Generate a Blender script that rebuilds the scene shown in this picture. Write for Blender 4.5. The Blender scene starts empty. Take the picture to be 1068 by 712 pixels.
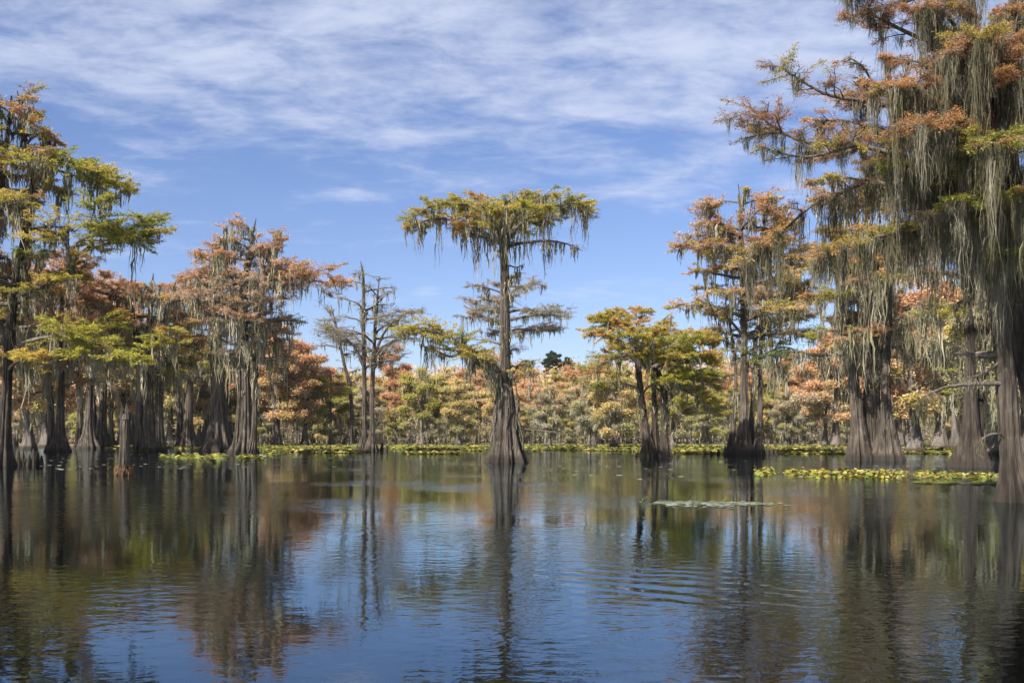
import bpy, math
import numpy as np

F, HX, HY, CAM = 1038.0, 534.0, 456.0, 1.4
scene = bpy.context.scene
COL = scene.collection
R = np.random.default_rng


def U(px, py, Y):
    """a photograph pixel at distance Y, as a point of the place"""
    return np.array([(px - HX) / F * Y, Y, CAM - (py - HY) / F * Y])


# ------------------------------------------------------------------ mesh helpers
class Geo:
    def __init__(s):
        s.v, s.q, s.c, s.n = [], [], [], 0

    def add(s, verts, quads, col=None):
        verts = np.asarray(verts, float).reshape(-1, 3)
        s.v.append(verts)
        s.q.append(np.asarray(quads, int).reshape(-1, 4) + s.n)
        if col is None:
            col = np.ones((len(verts), 3))
        s.c.append(np.asarray(col, float).reshape(-1, 3))
        s.n += len(verts)

    def build(s, name, mat, parent=None, smooth=True, origin=None):
        me = bpy.data.meshes.new(name)
        o = bpy.data.objects.new(name, me)
        COL.objects.link(o)
        me.materials.append(mat)
        if parent is not None:
            o.parent = parent
        if s.n == 0:
            return o
        v = np.concatenate(s.v)
        q = np.concatenate(s.q)
        c = np.concatenate(s.c)
        if origin is not None:
            v = v - np.asarray(origin)
        me.vertices.add(len(v))
        me.vertices.foreach_set('co', v.astype(np.float32).ravel())
        me.loops.add(len(q) * 4)
        me.loops.foreach_set('vertex_index', q.astype(np.int32).ravel())
        me.polygons.add(len(q))
        me.polygons.foreach_set('loop_start', np.arange(0, len(q) * 4, 4, dtype=np.int32))
        me.polygons.foreach_set('use_smooth', np.full(len(q), smooth))
        a = me.attributes.new('tint', 'FLOAT_COLOR', 'POINT')
        a.data.foreach_set('color', np.concatenate([c, np.ones((len(c), 1))], 1).astype(np.float32).ravel())
        me.update(calc_edges=True)
        return o


def norm(a):
    return a / np.maximum(np.linalg.norm(a, axis=-1, keepdims=True), 1e-9)


def frames(paths):
    T = norm(np.gradient(paths, axis=-2))
    mt = norm(paths[..., -1, :] - paths[..., 0, :])
    ax = np.argmin(np.abs(mt), axis=-1)
    ref = np.eye(3)[ax][..., None, :] * np.ones_like(T)
    A = norm(np.cross(T, ref))
    B = np.cross(T, A)
    return T, A, B


def tubes(geo, paths, radii, sides=5, col=None):
    """paths (B,N,3), radii (B,N)"""
    Bn, N = radii.shape
    if Bn == 0:
        return
    T, A, Bv = frames(paths)
    th = np.arange(sides) * 2 * np.pi / sides
    ring = A[:, :, None, :] * np.cos(th)[None, None, :, None] + Bv[:, :, None, :] * np.sin(th)[None, None, :, None]
    V = paths[:, :, None, :] + ring * radii[:, :, None, None]
    b = (np.arange(Bn) * N * sides)[:, None, None]
    i = (np.arange(N - 1) * sides)[None, :, None]
    j = np.arange(sides)[None, None, :]
    j2 = (j + 1) % sides
    Q = np.stack([b + i + j, b + i + j2, b + i + sides + j2, b + i + sides + j], -1)
    c = None
    if col is not None:
        c = np.repeat(np.asarray(col).reshape(Bn, 1, 3), N * sides, 1)
    geo.add(V, Q, c)


def resample(pts, n):
    """smooth curve through pts (K,D) -> (n,D), Catmull-Rom"""
    pts = np.asarray(pts, float)
    if len(pts) == 2:
        t = np.linspace(0, 1, n)[:, None]
        return pts[0] * (1 - t) + pts[1] * t
    d = np.r_[0, np.cumsum(np.linalg.norm(np.diff(pts[:, :3], axis=0), axis=1))]
    P = np.vstack([2 * pts[0] - pts[1], pts, 2 * pts[-1] - pts[-2]])
    s = np.linspace(0, d[-1], n)
    k = np.clip(np.searchsorted(d, s, 'right') - 1, 0, len(pts) - 2)
    u = ((s - d[k]) / np.maximum(d[k + 1] - d[k], 1e-9))[:, None]
    p0, p1, p2, p3 = P[k], P[k + 1], P[k + 2], P[k + 3]
    return 0.5 * (2 * p1 + (p2 - p0) * u + (2 * p0 - 5 * p1 + 4 * p2 - p3) * u ** 2 + (3 * p1 - p0 - 3 * p2 + p3) * u ** 3)


def fluted(geo, path, rad, rng, sides=40, flute=0.25, lobes=9, base_h=2.0, rough=0.055, z0=0.0):
    """a trunk: path (N,3), rad (N,), buttress ridges strongest at the foot"""
    sides = sides * 2 if sides > 20 else sides
    N = len(path)
    T, A, B = frames(path[None])
    A, B = A[0], B[0]
    th = np.arange(sides) * 2 * np.pi / sides
    h = path[:, 2] - z0
    amp = flute * np.exp(-np.maximum(h, 0) / base_h) + 0.05
    # rounded pipes parted by sharp creases, unevenly spaced, drifting a little up the stem
    tw = rng.uniform(-.05, .05)
    wth = th[None, :] + tw * h[:, None]
    for k in (1, 2, 3):
        wth = wth + rng.uniform(.05, .30) / k * np.sin(k * th[None, :] + rng.uniform(0, 6) + rng.uniform(-.12, .12) * h[:, None])
    big = np.abs(np.cos(lobes * .5 * wth + rng.uniform(0, 3))) ** .85
    sm = np.abs(np.cos(lobes * 1.0 * wth + rng.uniform(0, 3) + .25 * np.sin(h[:, None] * 1.3))) ** .9
    lh = 1 + .55 * np.sin(th * 2 + rng.uniform(0, 6)) * .7 + .3 * np.sin(th * 3 + rng.uniform(0, 6)) * .7
    r = 1 + amp[:, None] * 2.0 * lh[None, :] * (.74 * big + .26 * sm - .74)
    # bark strips: ridges that wander slowly up the stem
    for k in range(5):
        f = rng.integers(7, 17)
        r += rough * .5 * np.sin(f * th[None, :] + rng.uniform(0, 6) + np.cumsum(rng.normal(0, .25, N))[:, None])
    if sides > 40:      # fibrous strips that run up the stem and slowly change
        hs = np.r_[h.min(), h.min() + np.cumsum(rng.uniform(.5, 1.6, 40))]
        Q_ = rng.normal(0, 1, (41, sides))
        Q_ = (Q_ + np.roll(Q_, 1, 1) * .6)
        x_ = np.clip(np.interp(h, hs, np.arange(41)), 0, 39.999)
        k_ = x_.astype(int)
        u_ = (x_ - k_)[:, None]
        r += rough * .62 * (Q_[k_] * (1 - u_) + Q_[k_ + 1] * u_)
    r += rng.normal(0, rough * .3, (N, sides))
    V = path[:, None, :] + (A[:, None, :] * np.cos(th)[None, :, None] + B[:, None, :] * np.sin(th)[None, :, None]) * (r * rad[:, None])[:, :, None]
    i = (np.arange(N - 1) * sides)[:, None]
    j = np.arange(sides)[None, :]
    j2 = (j + 1) % sides
    geo.add(V, np.stack([i + j, i + j2, i + sides + j2, i + sides + j], -1))


# ------------------------------------------------------------------ growing branches
def grow(rng, st, d, L, n, wig=.18, zt=.05, zk=.15):
    B = len(st)
    P = np.zeros((B, n, 3))
    P[:, 0] = st
    d = norm(d)
    for i in range(1, n):
        P[:, i] = P[:, i - 1] + d * (L / (n - 1))[:, None]
        d = d + rng.normal(0, wig, (B, 3)) * [1, 1, .6]
        d[:, 2] += zk * (zt - d[:, 2])
        d = norm(d)
    return P


def at_t(paths, idx, t):
    n = paths.shape[1]
    x = np.clip(t, 0, .999) * (n - 1)
    k = x.astype(int)
    u = (x - k)[:, None]
    a, b = paths[idx, k], paths[idx, k + 1]
    return a * (1 - u) + b * u, norm(b - a)


def children(rng, paths, Ls, per, t0, frac, n, ang=(35, 75), up=.1, **kw):
    """side shoots of a batch of branches; per = shoots for each branch (array)"""
    idx = np.repeat(np.arange(len(paths)), per)
    if len(idx) == 0:
        return np.zeros((0, n, 3)), np.zeros(0), idx, np.zeros(0)
    t = t0 + (1 - t0) * rng.random(len(idx)) ** .85
    p, tg = at_t(paths, idx, t)
    a = np.radians(rng.uniform(ang[0], ang[1], len(idx))) * rng.choice([-1, 1], len(idx))
    hz = norm(np.stack([tg[:, 0], tg[:, 1], np.zeros(len(idx))], 1) + 1e-6)
    c, s = np.cos(a), np.sin(a)
    d = np.stack([hz[:, 0] * c - hz[:, 1] * s, hz[:, 0] * s + hz[:, 1] * c, tg[:, 2] * .4 + rng.normal(up, .22, len(idx))], 1)
    L = Ls[idx] * frac * (1.15 - .65 * t) * rng.uniform(.6, 1.25, len(idx))
    return grow(rng, p, d, L, n, **kw), L, idx, t


def leaves(geo, rng, pos, tang, ln, wd, col, droop=.15, spread=1.0):
    n = len(pos)
    u = norm(tang * .6 + rng.normal(0, spread, (n, 3)) * [1, 1, .45] - [0, 0, droop])
    v = norm(np.cross(u, norm(rng.normal(0, .6, (n, 3)) + [0, 0, 1.])))
    l = (ln * rng.uniform(.55, 1.35, n))[:, None]
    w = (wd * rng.uniform(.6, 1.3, n))[:, None]
    V = np.stack([pos, pos + u * l * .5 + v * w, pos + u * l, pos + u * l * .45 - v * w], 1)
    geo.add(V, np.arange(n * 4).reshape(n, 4), np.repeat(col[:, None, :], 4, 1))


MOSS = np.array([[.215, .19, .125], [.26, .23, .16], [.155, .14, .088], [.19, .175, .10], [.31, .275, .205]]) * .80


def moss(geo, rng, anch, L, strands, wd, spread, tufts=0, segs=8, tone=1.):
    """grey hanging drapes: ragged tapering ribbons below each anchor"""
    n = len(anch)
    if n == 0:
        return
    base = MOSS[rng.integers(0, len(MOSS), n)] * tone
    idx = np.repeat(np.arange(n), rng.poisson(strands * 1.25, n) + 1)
    m = len(idx)
    a = anch[idx] + rng.normal(0, spread, (m, 3)) * [1, 1, .35]
    Ls = L[idx] * (.25 + .75 * rng.random(m) ** .8)
    t = np.linspace(0, 1, segs)
    off = np.cumsum(rng.normal(0, .036 if wd > .02 else .026, (m, segs, 2)), 1) * Ls[:, None, None]
    off = off * .7 - (a - anch[idx])[:, None, :2] * t[None, :, None] * .55      # a drape draws together downwards
    C = np.stack([a[:, None, 0] + off[..., 0], a[:, None, 1] + off[..., 1], a[:, None, 2] - Ls[:, None] * t[None]], -1)
    prof = np.interp(t, [0, .12, .5, .8, 1], [.45, .9, .95, .6, .04])
    w = wd * .72 * rng.uniform(.35, 1.5, m)[:, None] * prof[None] * rng.uniform(.55, 1.35, (m, segs))
    az = rng.uniform(0, np.pi, m)[:, None] + rng.normal(0, .35, (m, segs))
    dv = np.stack([np.cos(az), np.sin(az), np.zeros_like(az)], -1) * w[..., None]
    V = np.stack([C - dv, C + dv], 2)
    b = (np.arange(m) * segs * 2)[:, None]
    i = (np.arange(segs - 1) * 2)[None]
    Q = np.stack([b + i, b + i + 1, b + i + 3, b + i + 2], -1)
    c = base[idx] * rng.uniform(.75, 1.25, (m, 1))
    geo.add(V, Q, np.repeat(c[:, None, :], segs * 2, 1))
    if tufts:
        k = m * tufts
        ii = rng.integers(0, m, k)
        p, _ = at_t(C, ii, rng.random(k))
        u = norm(rng.normal(0, .45, (k, 3)) - [0, 0, 1.])
        v = norm(np.cross(u, rng.normal(0, 1, (k, 3)))) * (wd * .35)
        l = (rng.uniform(.06, .2, k) * (1 + 4 * wd))[:, None]
        V = np.stack([p - v, p + v, p + u * l + v * .2, p + u * l - v * .2], 1)
        geo.add(V, np.arange(k * 4).reshape(k, 4), np.repeat((base[idx][ii] * rng.uniform(.7, 1.3, (k, 1)))[:, None, :], 4, 1))


# leaf pigments (base colours)
PG = dict(rust=(.32, .155, .08), orange=(.43, .235, .09), gold=(.42, .315, .08), olive=(.30, .27, .05),
          green=(.18, .21, .05), dark=(.07, .10, .045), brown=(.25, .18, .125), tan=(.46, .31, .215),
          grey=(.22, .20, .15), deep=(.24, .105, .06), pine=(.04, .065, .045), lime=(.36, .36, .06),
          peach=(.54, .33, .205), straw=(.50, .375, .16), pear=(.355, .335, .11), ash=(.34, .31, .24), salmon=(.47, .245, .14))


# ------------------------------------------------------------------ materials
def nodes(m):
    m.use_nodes = True
    nt = m.node_tree
    nt.nodes.clear()
    return nt, (lambda t, **k: [n := nt.nodes.new(t), [setattr(n, a, b) for a, b in k.items()]][0])


def leaf_mat(name, trans=.35, var=.25):
    m = bpy.data.materials.new(name)
    nt, N = nodes(m)
    L = nt.links.new
    out = N('ShaderNodeOutputMaterial')
    at = N('ShaderNodeAttribute', attribute_name='tint')
    geo = N('ShaderNodeNewGeometry')
    hsv = N('ShaderNodeHueSaturation')
    mr = N('ShaderNodeMapRange')
    mr.inputs[3].default_value, mr.inputs[4].default_value = 1 - var, 1 + var
    L(geo.outputs['Random Per Island'], mr.inputs[0])
    L(mr.outputs[0], hsv.inputs['Value'])
    L(at.outputs['Color'], hsv.inputs['Color'])
    d = N('ShaderNodeBsdfDiffuse')
    t = N('ShaderNodeBsdfTranslucent')
    mx = N('ShaderNodeMixShader')
    mx.inputs[0].default_value = trans
    L(hsv.outputs[0], d.inputs[0])
    L(hsv.outputs[0], t.inputs[0])
    L(d.outputs[0], mx.inputs[1])
    L(t.outputs[0], mx.inputs[2])
    L(mx.outputs[0], out.inputs[0])
    return m


def bark_mat(name, dark, light, scale=(5.5, 5.5, .42), wet=(.022, .016, .012), wet_h=.30, bump=.5):
    m = bpy.data.materials.new(name)
    nt, N = nodes(m)
    L = nt.links.new
    out = N('ShaderNodeOutputMaterial')
    tc = N('ShaderNodeTexCoord')
    mp = N('ShaderNodeMapping')
    mp.inputs['Scale'].default_value = scale
    L(tc.outputs['Object'], mp.inputs[0])
    n1 = N('ShaderNodeTexNoise')
    n1.inputs['Scale'].default_value = 1.0
    n1.inputs['Detail'].default_value = 10
    n1.inputs['Roughness'].default_value = .72
    L(mp.outputs[0], n1.inputs[0])
    n2 = N('ShaderNodeTexNoise')
    n2.inputs['Scale'].default_value = .9
    n2.inputs['Detail'].default_value = 4
    L(tc.outputs['Object'], n2.inputs[0])
    cr = N('ShaderNodeValToRGB')
    cr.color_ramp.elements[0].position, cr.color_ramp.elements[1].position = .40, .64
    cr.color_ramp.elements[0].color = (*dark, 1)
    cr.color_ramp.elements[1].color = (*light, 1)
    L(n1.outputs[0], cr.inputs[0])
    mxl = N('ShaderNodeMix', data_type='RGBA', blend_type='MULTIPLY')
    mxl.inputs[0].default_value = 1
    cr2 = N('ShaderNodeValToRGB')
    cr2.color_ramp.elements[0].position, cr2.color_ramp.elements[1].position = .3, .7
    cr2.color_ramp.elements[0].color = (.62, .58, .52, 1)
    cr2.color_ramp.elements[1].color = (1.1, 1.08, 1.08, 1)
    L(n2.outputs[0], cr2.inputs[0])
    L(cr.outputs[0], mxl.inputs[6])
    L(cr2.outputs[0], mxl.inputs[7])
    n3 = N('ShaderNodeTexNoise')
    n3.inputs['Scale'].default_value = 1.7
    n3.inputs['Detail'].default_value = 7
    n3.inputs['Roughness'].default_value = .7
    L(tc.outputs['Object'], n3.inputs[0])
    lr = N('ShaderNodeMapRange')
    L(n3.outputs[0], lr.inputs[0])
    lr.inputs[1].default_value, lr.inputs[2].default_value = .56, .70
    lr.inputs[3].default_value, lr.inputs[4].default_value = 0, .55
    lich = N('ShaderNodeMix', data_type='RGBA')
    L(lr.outputs[0], lich.inputs[0])
    L(mxl.outputs[2], lich.inputs[6])
    lich.inputs[7].default_value = (light[0] * 1.35, light[1] * 1.5, light[2] * 1.4, 1)
    mxl = lich
    # the wet, stained foot just above the water
    gm = N('ShaderNodeNewGeometry')
    sx = N('ShaderNodeSeparateXYZ')
    L(gm.outputs['Position'], sx.inputs[0])
    ad = N('ShaderNodeMath', operation='MULTIPLY_ADD')
    ad.inputs[1].default_value = -.5
    L(n1.outputs[0], ad.inputs[0])
    L(sx.outputs[2], ad.inputs[2])
    mr = N('ShaderNodeMapRange')
    mr.inputs[1].default_value, mr.inputs[2].default_value = wet_h - .32, wet_h - .05
    L(ad.outputs[0], mr.inputs[0])
    mx = N('ShaderNodeMix', data_type='RGBA')
    L(mr.outputs[0], mx.inputs[0])
    mx.inputs[6].default_value = (*wet, 1)
    L(mxl.outputs[2], mx.inputs[7])
    b = N('ShaderNodeBsdfPrincipled')
    b.inputs['Roughness'].default_value = .85
    b.inputs['Specular IOR Level'].default_value = .25
    L(mx.outputs[2], b.inputs['Base Color'])
    bp = N('ShaderNodeBump')
    bp.inputs['Strength'].default_value = bump
    bp.inputs['Distance'].default_value = .16
    L(n1.outputs[0], bp.inputs['Height'])
    L(bp.outputs[0], b.inputs['Normal'])
    L(b.outputs[0], out.inputs[0])
    return m


M_LEAF = leaf_mat('cypress_leaf', .5)
M_MOSS = leaf_mat('hanging_moss', .3, .2)
M_PAD = leaf_mat('lily_leaf', .2, .25)
M_BARK = bark_mat('cypress_bark', (.015, .011, .0085), (.106, .086, .070), bump=.9)
M_BARKD = bark_mat('cypress_bark_brown', (.009, .0065, .005), (.060, .046, .036), bump=.9)
M_TWIG = bark_mat('branch_bark', (.04, .032, .027), (.125, .105, .09), (9, 9, 9), bump=.2)
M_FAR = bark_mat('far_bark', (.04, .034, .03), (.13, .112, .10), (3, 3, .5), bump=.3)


def tag(o, label=None, cat=None, group=None, kind=None):
    if label:
        o['label'] = label
    if cat:
        o['category'] = cat
    if group:
        o['group'] = group
    if kind:
        o['kind'] = kind
    return o


def empty(name, loc):
    o = bpy.data.objects.new(name, None)
    o.empty_display_size = .5
    o.location = loc
    COL.objects.link(o)
    return o


# ------------------------------------------------------------------ a tree
LEAFX, MOSSX = 4.8, .5


class Tree:
    """everything in local metres around the foot of the tree"""

    def __init__(s, seed, Y, base, leaf=(.2, .05), lpt=10, twig=True, wood_sides=5):
        s.rng = R(seed)
        s.Y = Y
        s.o = np.array([base[0], Y, 0.])
        s.trunks, s.limbs = [], []
        s.leaf, s.lpt, s.twig = (leaf[0] * .85, leaf[1] * .45), lpt * 1.25 * LEAFX, twig
        s.sides = wood_sides
        s.knees = []
        s.jit, s.blend = 0., .35

    def loc(s, px, py, dy=0):
        return U(px, py, s.Y + dy) - s.o

    # trunk through photograph points [(px, py, width_px, [depth])]
    def trunk(s, pts, n=46, **kw):
        P = []
        for p in pts:
            dy = p[3] if len(p) > 3 else 0
            q = s.loc(p[0], p[1], dy)
            P.append([*q, p[2] * .5 / F * (s.Y + dy) * (.97 if q[2] < .6 else .84)])
        P = np.array(P)
        P[0, 2] = 0
        foot = P[0].copy()
        foot[2] = -.6
        foot[3] *= 1.08
        C = resample(np.vstack([foot, P]), n)
        s.trunks.append((C[:, :3], np.maximum(C[:, 3], .015), kw))
        return s

    def trunk_m(s, pts, n=30, **kw):
        C = resample(np.array(pts, float), n)
        s.trunks.append((C[:, :3], np.maximum(C[:, 3], .012), kw))
        return s

    def limb(s, pts, r0, dz=0, ml=1., start=0, fol=1., mos=1., pal=None, sub=1.0, n=10, k2=None):
        K = len(pts)
        P = np.array([s.loc(px, py, start + (dz - start) * i / (K - 1)) for i, (px, py) in enumerate(pts)])
        C = resample(P, n)
        s.limbs.append(dict(C=C, r0=r0 * .5 / F * s.Y, fol=fol, mos=mos, pal=pal, sub=sub, k2=k2, ml=ml))
        return s

    def auto(s, n, env, pal, h=None, rise=(.08, .3), fol=1., mos=1., sub=1.0, droop=.0, stems=None, r=.035, k2=None):
        """n limbs all round the stems; env = [(height m, left m, right m)] outline about the foot's axis"""
        rng = s.rng
        env = np.array(sorted(env))
        stems = stems if stems is not None else range(len(s.trunks))
        stems = list(stems)
        h0, h1 = h or (env[0, 0], env[-1, 0])
        zs = h0 + (h1 - h0) * (np.arange(n) + rng.random(n)) / n
        for i, z in enumerate(zs):
            C, rad, _ = s.trunks[stems[rng.integers(len(stems))]]
            phi = i * 2.39996 + rng.uniform(-.5, .5)
            el = np.interp(z, env[:, 0], env[:, 1])
            er = np.interp(z, env[:, 0], env[:, 2])
            zt = min(z, C[-1, 2])
            ax = np.array([np.interp(zt, C[:, 2], C[:, k]) for k in (0, 1)])
            ex = (er - ax[0]) if math.cos(phi) > 0 else (ax[0] + el)
            ey = (el + er) * .5
            L = math.hypot(math.cos(phi) * max(ex, .4), math.sin(phi) * ey) * rng.uniform(.72, 1.05)
            L = max(L, .6)
            rz = L * rng.uniform(*rise)
            zs0 = min(max(z - rz, .5), C[-1, 2] - .02)
            st = np.array([np.interp(zs0, C[:, 2], C[:, k]) for k in (0, 1)] + [zs0])
            t = np.linspace(0, 1, 9)
            d = np.array([math.cos(phi), math.sin(phi), 0])
            bend = rng.uniform(-.35, .35)
            side = np.array([-d[1], d[0], 0])
            W = np.cumsum(rng.normal(0, .018, (9, 3)), 0) * L
            Cc = st + d * (L * t)[:, None] + side * (L * bend * t ** 2 * .5)[:, None]
            Cc[:, 2] += (z - zs0) * (1 - (1 - t) ** 2) - droop * L * t ** 3
            Cc[1:] += W[1:]
            r0 = min(r * L ** .85 + .02, np.interp(zs0, C[:, 2], rad) * .75)
            s.limbs.append(dict(C=resample(Cc, 10), r0=r0, fol=fol, mos=mos, pal=pal, sub=sub, k2=k2, ml=1.))
        return s

    def knee(s, px, py, h, r, dy=0):
        q = s.loc(px, py, dy)
        s.knees.append((q[0], q[1], h, r))

    # ---------------------------------------------------------------- build
    def build(s, name, loc, bark=None, split=True, moss_n=2.2, moss_L=(.4, 2.2), moss_s=4, moss_w=.06, moss_sp=.10,
              tufts=1, k2=1.5, k3_=5, cover=1.0, trunk_moss=0, upturn=.06, moss_floor=1.3, moss_tone=1.):
        rng = s.rng
        bark = bark or M_BARK
        root = empty(name, loc)
        zmax = max([l['C'][:, 2].max() for l in s.limbs] + [1])
        zmin = min([l['C'][:, 2].max() for l in s.limbs] + [zmax - 1])
        G = Geo() if not split else None
        for C, rad, kw in s.trunks:
            g = G or Geo()
            fluted(g, C, rad, rng, **kw)
            if split:
                g.build('trunk', bark, root)
        for x, y, h, r in s.knees:
            g = Geo()
            t = np.linspace(0, 1, 10)
            C = np.stack([x + .1 * h * t * rng.normal(), y + .1 * h * t * rng.normal(), -.3 + (h + .3) * t], 1) if False else \
                np.stack([np.full(10, x) + rng.normal(0, .1) * t * h, np.full(10, y) + rng.normal(0, .1) * t * h, -.3 + (h + .3) * t], 1)
            fluted(g, C, r * np.interp(t, [0, .3, .8, 1], [1.2, .9, .55, .05]), rng, sides=14, flute=.2, lobes=5, base_h=.5)
            g.build('knee', bark, root)
        gl, gm = Geo(), Geo()
        anchors, alen = [], []
        for lb in s.limbs:
            C = lb['C'][None]
            L1 = np.array([np.linalg.norm(np.diff(lb['C'], axis=0), axis=1).sum()])
            gw = G or Geo()
            tt = np.linspace(0, 1, C.shape[1])
            tubes(gw, C, (lb['r0'] * (1 - tt) ** .8 * .94 + .012)[None], 7 if split else s.sides)
            n2 = max(3, int(L1[0] * (lb['k2'] or k2) + 1))
            P2, L2, i2, t2 = children(rng, C, L1, np.array([n2]), .18, .48 * lb['sub'], 6, zt=upturn, wig=.16)
            L2 = np.minimum(L2, 4.5 if s.Y > 30 else 1.7)
            r2 = np.minimum(.010 + .011 * L2, lb['r0'] * .6)
            tubes(gw, P2, r2[:, None] * np.linspace(1, .35, 6)[None], 4 if split else 3)
            # the tip of the limb is a shoot too
            P2 = np.concatenate([P2, resample(lb['C'][-4:], 6)[None]])
            L2 = np.r_[L2, np.minimum(L1 * .3, 1.6)]
            k3 = k3_ * 1.7
            n3 = np.maximum(2, (k3 * (.5 + L2 * .45)).astype(int))
            n3 = np.minimum(n3, int(k3 * 3))
            P3, L3, i3, t3 = children(rng, P2, L2, n3, .10, .68, 4, ang=(25, 80), up=.06, zt=.03, wig=.22)
            L3 = np.clip(L3, .15, 1.6 if s.Y > 30 else .75)
            if s.twig:
                tubes(gw, P3, np.full((len(P3), 1), max(.006, s.leaf[1] * .3)) * np.linspace(1, .4, 4)[None], 3)
            if split:
                gw.build('branch', M_TWIG, root)
            # leaves, each shoot of one pigment
            hf = np.clip((C[0, :, 2].max() - zmin) / max(zmax - zmin, 1e-3), 0, 1)
            top, bot = lb['pal']
            cols = []
            for k in range(len(P2)):
                pl = top if rng.random() < hf ** 1.0 else bot
                cols.append(PG[pl[rng.integers(len(pl))]])
            cols = np.array(cols) * rng.uniform(.8, 1.2, (len(P2), 1))
            cols = s.blend * cols.mean(0) + (1 - s.blend) * cols
            nl = np.maximum((s.lpt * .56 * lb['fol'] * cover * L3 / .55 * rng.uniform(-.15, 2.0, len(P3)) * rng.uniform(.45, 1.5, len(P2))[i3]).astype(int), 0)
            ii = np.repeat(np.arange(len(P3)), nl)
            if len(ii):
                p, tg = at_t(P3, ii, rng.random(len(ii)) ** .8)
                p = p + rng.normal(0, .03 + s.leaf[0] * .16, p.shape) * [1, 1, .55] + rng.normal(0, 1, p.shape) * s.jit * [1, 1, .9]
                leaves(gl, rng, p, tg, s.leaf[0], s.leaf[1], cols[i3[ii]] * rng.uniform(.7, 1.3, (len(ii), 1)))
            # moss anchors along limb and shoots
            moss_n_ = moss_n * MOSSX
            nm = rng.poisson(moss_n_ * lb['mos'] * L1[0])
            if nm:
                t = rng.uniform(.12, 1, nm)
                p, _ = at_t(C, np.zeros(nm, int), t)
                anchors.append(p)
                alen.append(np.full(nm, 1.) * lb['ml'])
            n2m = rng.poisson(moss_n_ * lb['mos'] * .38 * L2)
            jj = np.repeat(np.arange(len(P2)), n2m)
            if len(jj):
                p, _ = at_t(P2, jj, rng.uniform(.1, 1, len(jj)))
                anchors.append(p)
                alen.append(np.full(len(jj), .6) * lb['ml'])
        if trunk_moss:
            for C, rad, _ in s.trunks:
                k = int(trunk_moss)
                t = rng.uniform(.35, .97, k)
                p, _ = at_t(C[None], np.zeros(k, int), t)
                rr = np.interp(t, np.linspace(0, 1, len(rad)), rad)
                a = rng.uniform(0, 6.283, k)
                p = p + np.stack([np.cos(a) * rr, np.sin(a) * rr, 0 * a], 1)
                anchors.append(p)
                alen.append(np.full(k, .6))
        if G:
            G.build('trunk', bark, root)
        if gl.n:
            gl.build('crown', M_LEAF, root, smooth=False)
        if anchors:
            A = np.concatenate(anchors)
            Lm = (moss_L[0] + (moss_L[1] - moss_L[0]) * rng.random(len(A)) ** 2.2) * np.concatenate(alen)
            Lm = np.minimum(Lm, np.maximum(A[:, 2] - moss_floor * rng.uniform(.85, 1.3, len(A)), .3))
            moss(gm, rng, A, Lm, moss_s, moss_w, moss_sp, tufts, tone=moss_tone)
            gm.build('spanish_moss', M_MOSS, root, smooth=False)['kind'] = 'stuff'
        return root


def env_px(rows, bx, Y):
    """outline rows (py, x_left, x_right) in the photograph about stem x -> metres"""
    k = Y / F
    return [(CAM - (py - HY) * k, (bx - xl) * k, (xr - bx) * k) for py, xl, xr in rows]


def dist(py):
    return CAM * F / (py - HY)


RUSTY = (['rust', 'rust', 'orange', 'brown', 'deep'], ['orange', 'rust', 'brown', 'gold'])
GOLD = (['gold', 'orange', 'olive'], ['gold', 'olive', 'green'])

exec_trees = []


def T(seed, name, bx, by, **kw):
    Y = dist(by)
    b = U(bx, by, Y)
    t = Tree(seed, Y, (b[0], 0, 0), **kw)
    return t, (b[0], Y, 0)


HEROES = 'cypresses standing in the open water'

# ---- the lone flat-topped cypress in the middle
t, L = T(1, '', 527, 482, leaf=(.15, .036), lpt=15)
t.trunk([(528.5, 482, 37), (528.5, 474, 33), (528, 460, 30), (528, 440, 26), (527.5, 420, 22), (527, 400, 16), (527, 378, 12.5), (527, 350, 11.5), (526.5, 310, 11),
         (526, 275, 10), (525, 255, 9.5), (524, 246, 8)], n=80, sides=72, flute=.42, lobes=11, base_h=1.9, rough=.05)
P1 = (['olive', 'gold', 'olive', 'olive', 'green'], ['olive', 'green', 'gold'])
PO = (['orange', 'gold', 'olive', 'olive'], ['olive', 'gold'])
t.limb([(524, 254), (522, 238), (516, 228), (505, 223), (490, 215), (476, 207)], 6, dz=-.6, pal=PO, sub=.72, fol=1.05)
t.limb([(525, 252), (514, 248), (500, 240), (484, 233), (465, 228), (445, 230), (428, 236)], 5, dz=.8, pal=PO, sub=.72, fol=1.1, mos=1.6)
t.limb([(525, 256), (510, 249), (494, 245), (484, 238), (478, 232)], 4, dz=1.6, pal=P1, sub=.72, mos=1.5)
t.limb([(490, 215), (470, 212), (450, 215), (432, 226), (422, 234)], 3, dz=-.8, start=-.4, pal=PO, sub=.72, fol=1.2, mos=1.2)
t.limb([(526, 254), (532, 243), (543, 233), (553, 226), (566, 221), (582, 214), (598, 212), (612, 216)], 6, dz=.7, pal=P1, sub=.72, fol=1.15)
t.limb([(545, 232), (552, 222), (558, 212), (566, 205), (580, 206)], 3.5, dz=1.2, start=.2, pal=(['olive', 'gold', 'green'], ['olive']), fol=1.05)
t.limb([(553, 226), (575, 218), (592, 212), (605, 213), (617, 220)], 3, dz=-1.2, start=0, pal=PO, sub=.72, fol=1.1, mos=1.2)
t.limb([(528, 258), (540, 254), (556, 252), (572, 251), (590, 254), (603, 259), (608, 262)], 4, dz=.3, pal=(['grey'], ['grey']), fol=.05, mos=1.2, sub=.35, k2=1.0)
t.limb([(521, 234), (512, 214), (500, 205), (488, 200)], 3.5, dz=.5, pal=PO, sub=.72, fol=.95)
t.limb([(523, 240), (520, 222), (528, 211), (545, 205), (560, 200)], 3.5, dz=-.6, pal=P1, sub=.72, fol=1.2)
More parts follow.
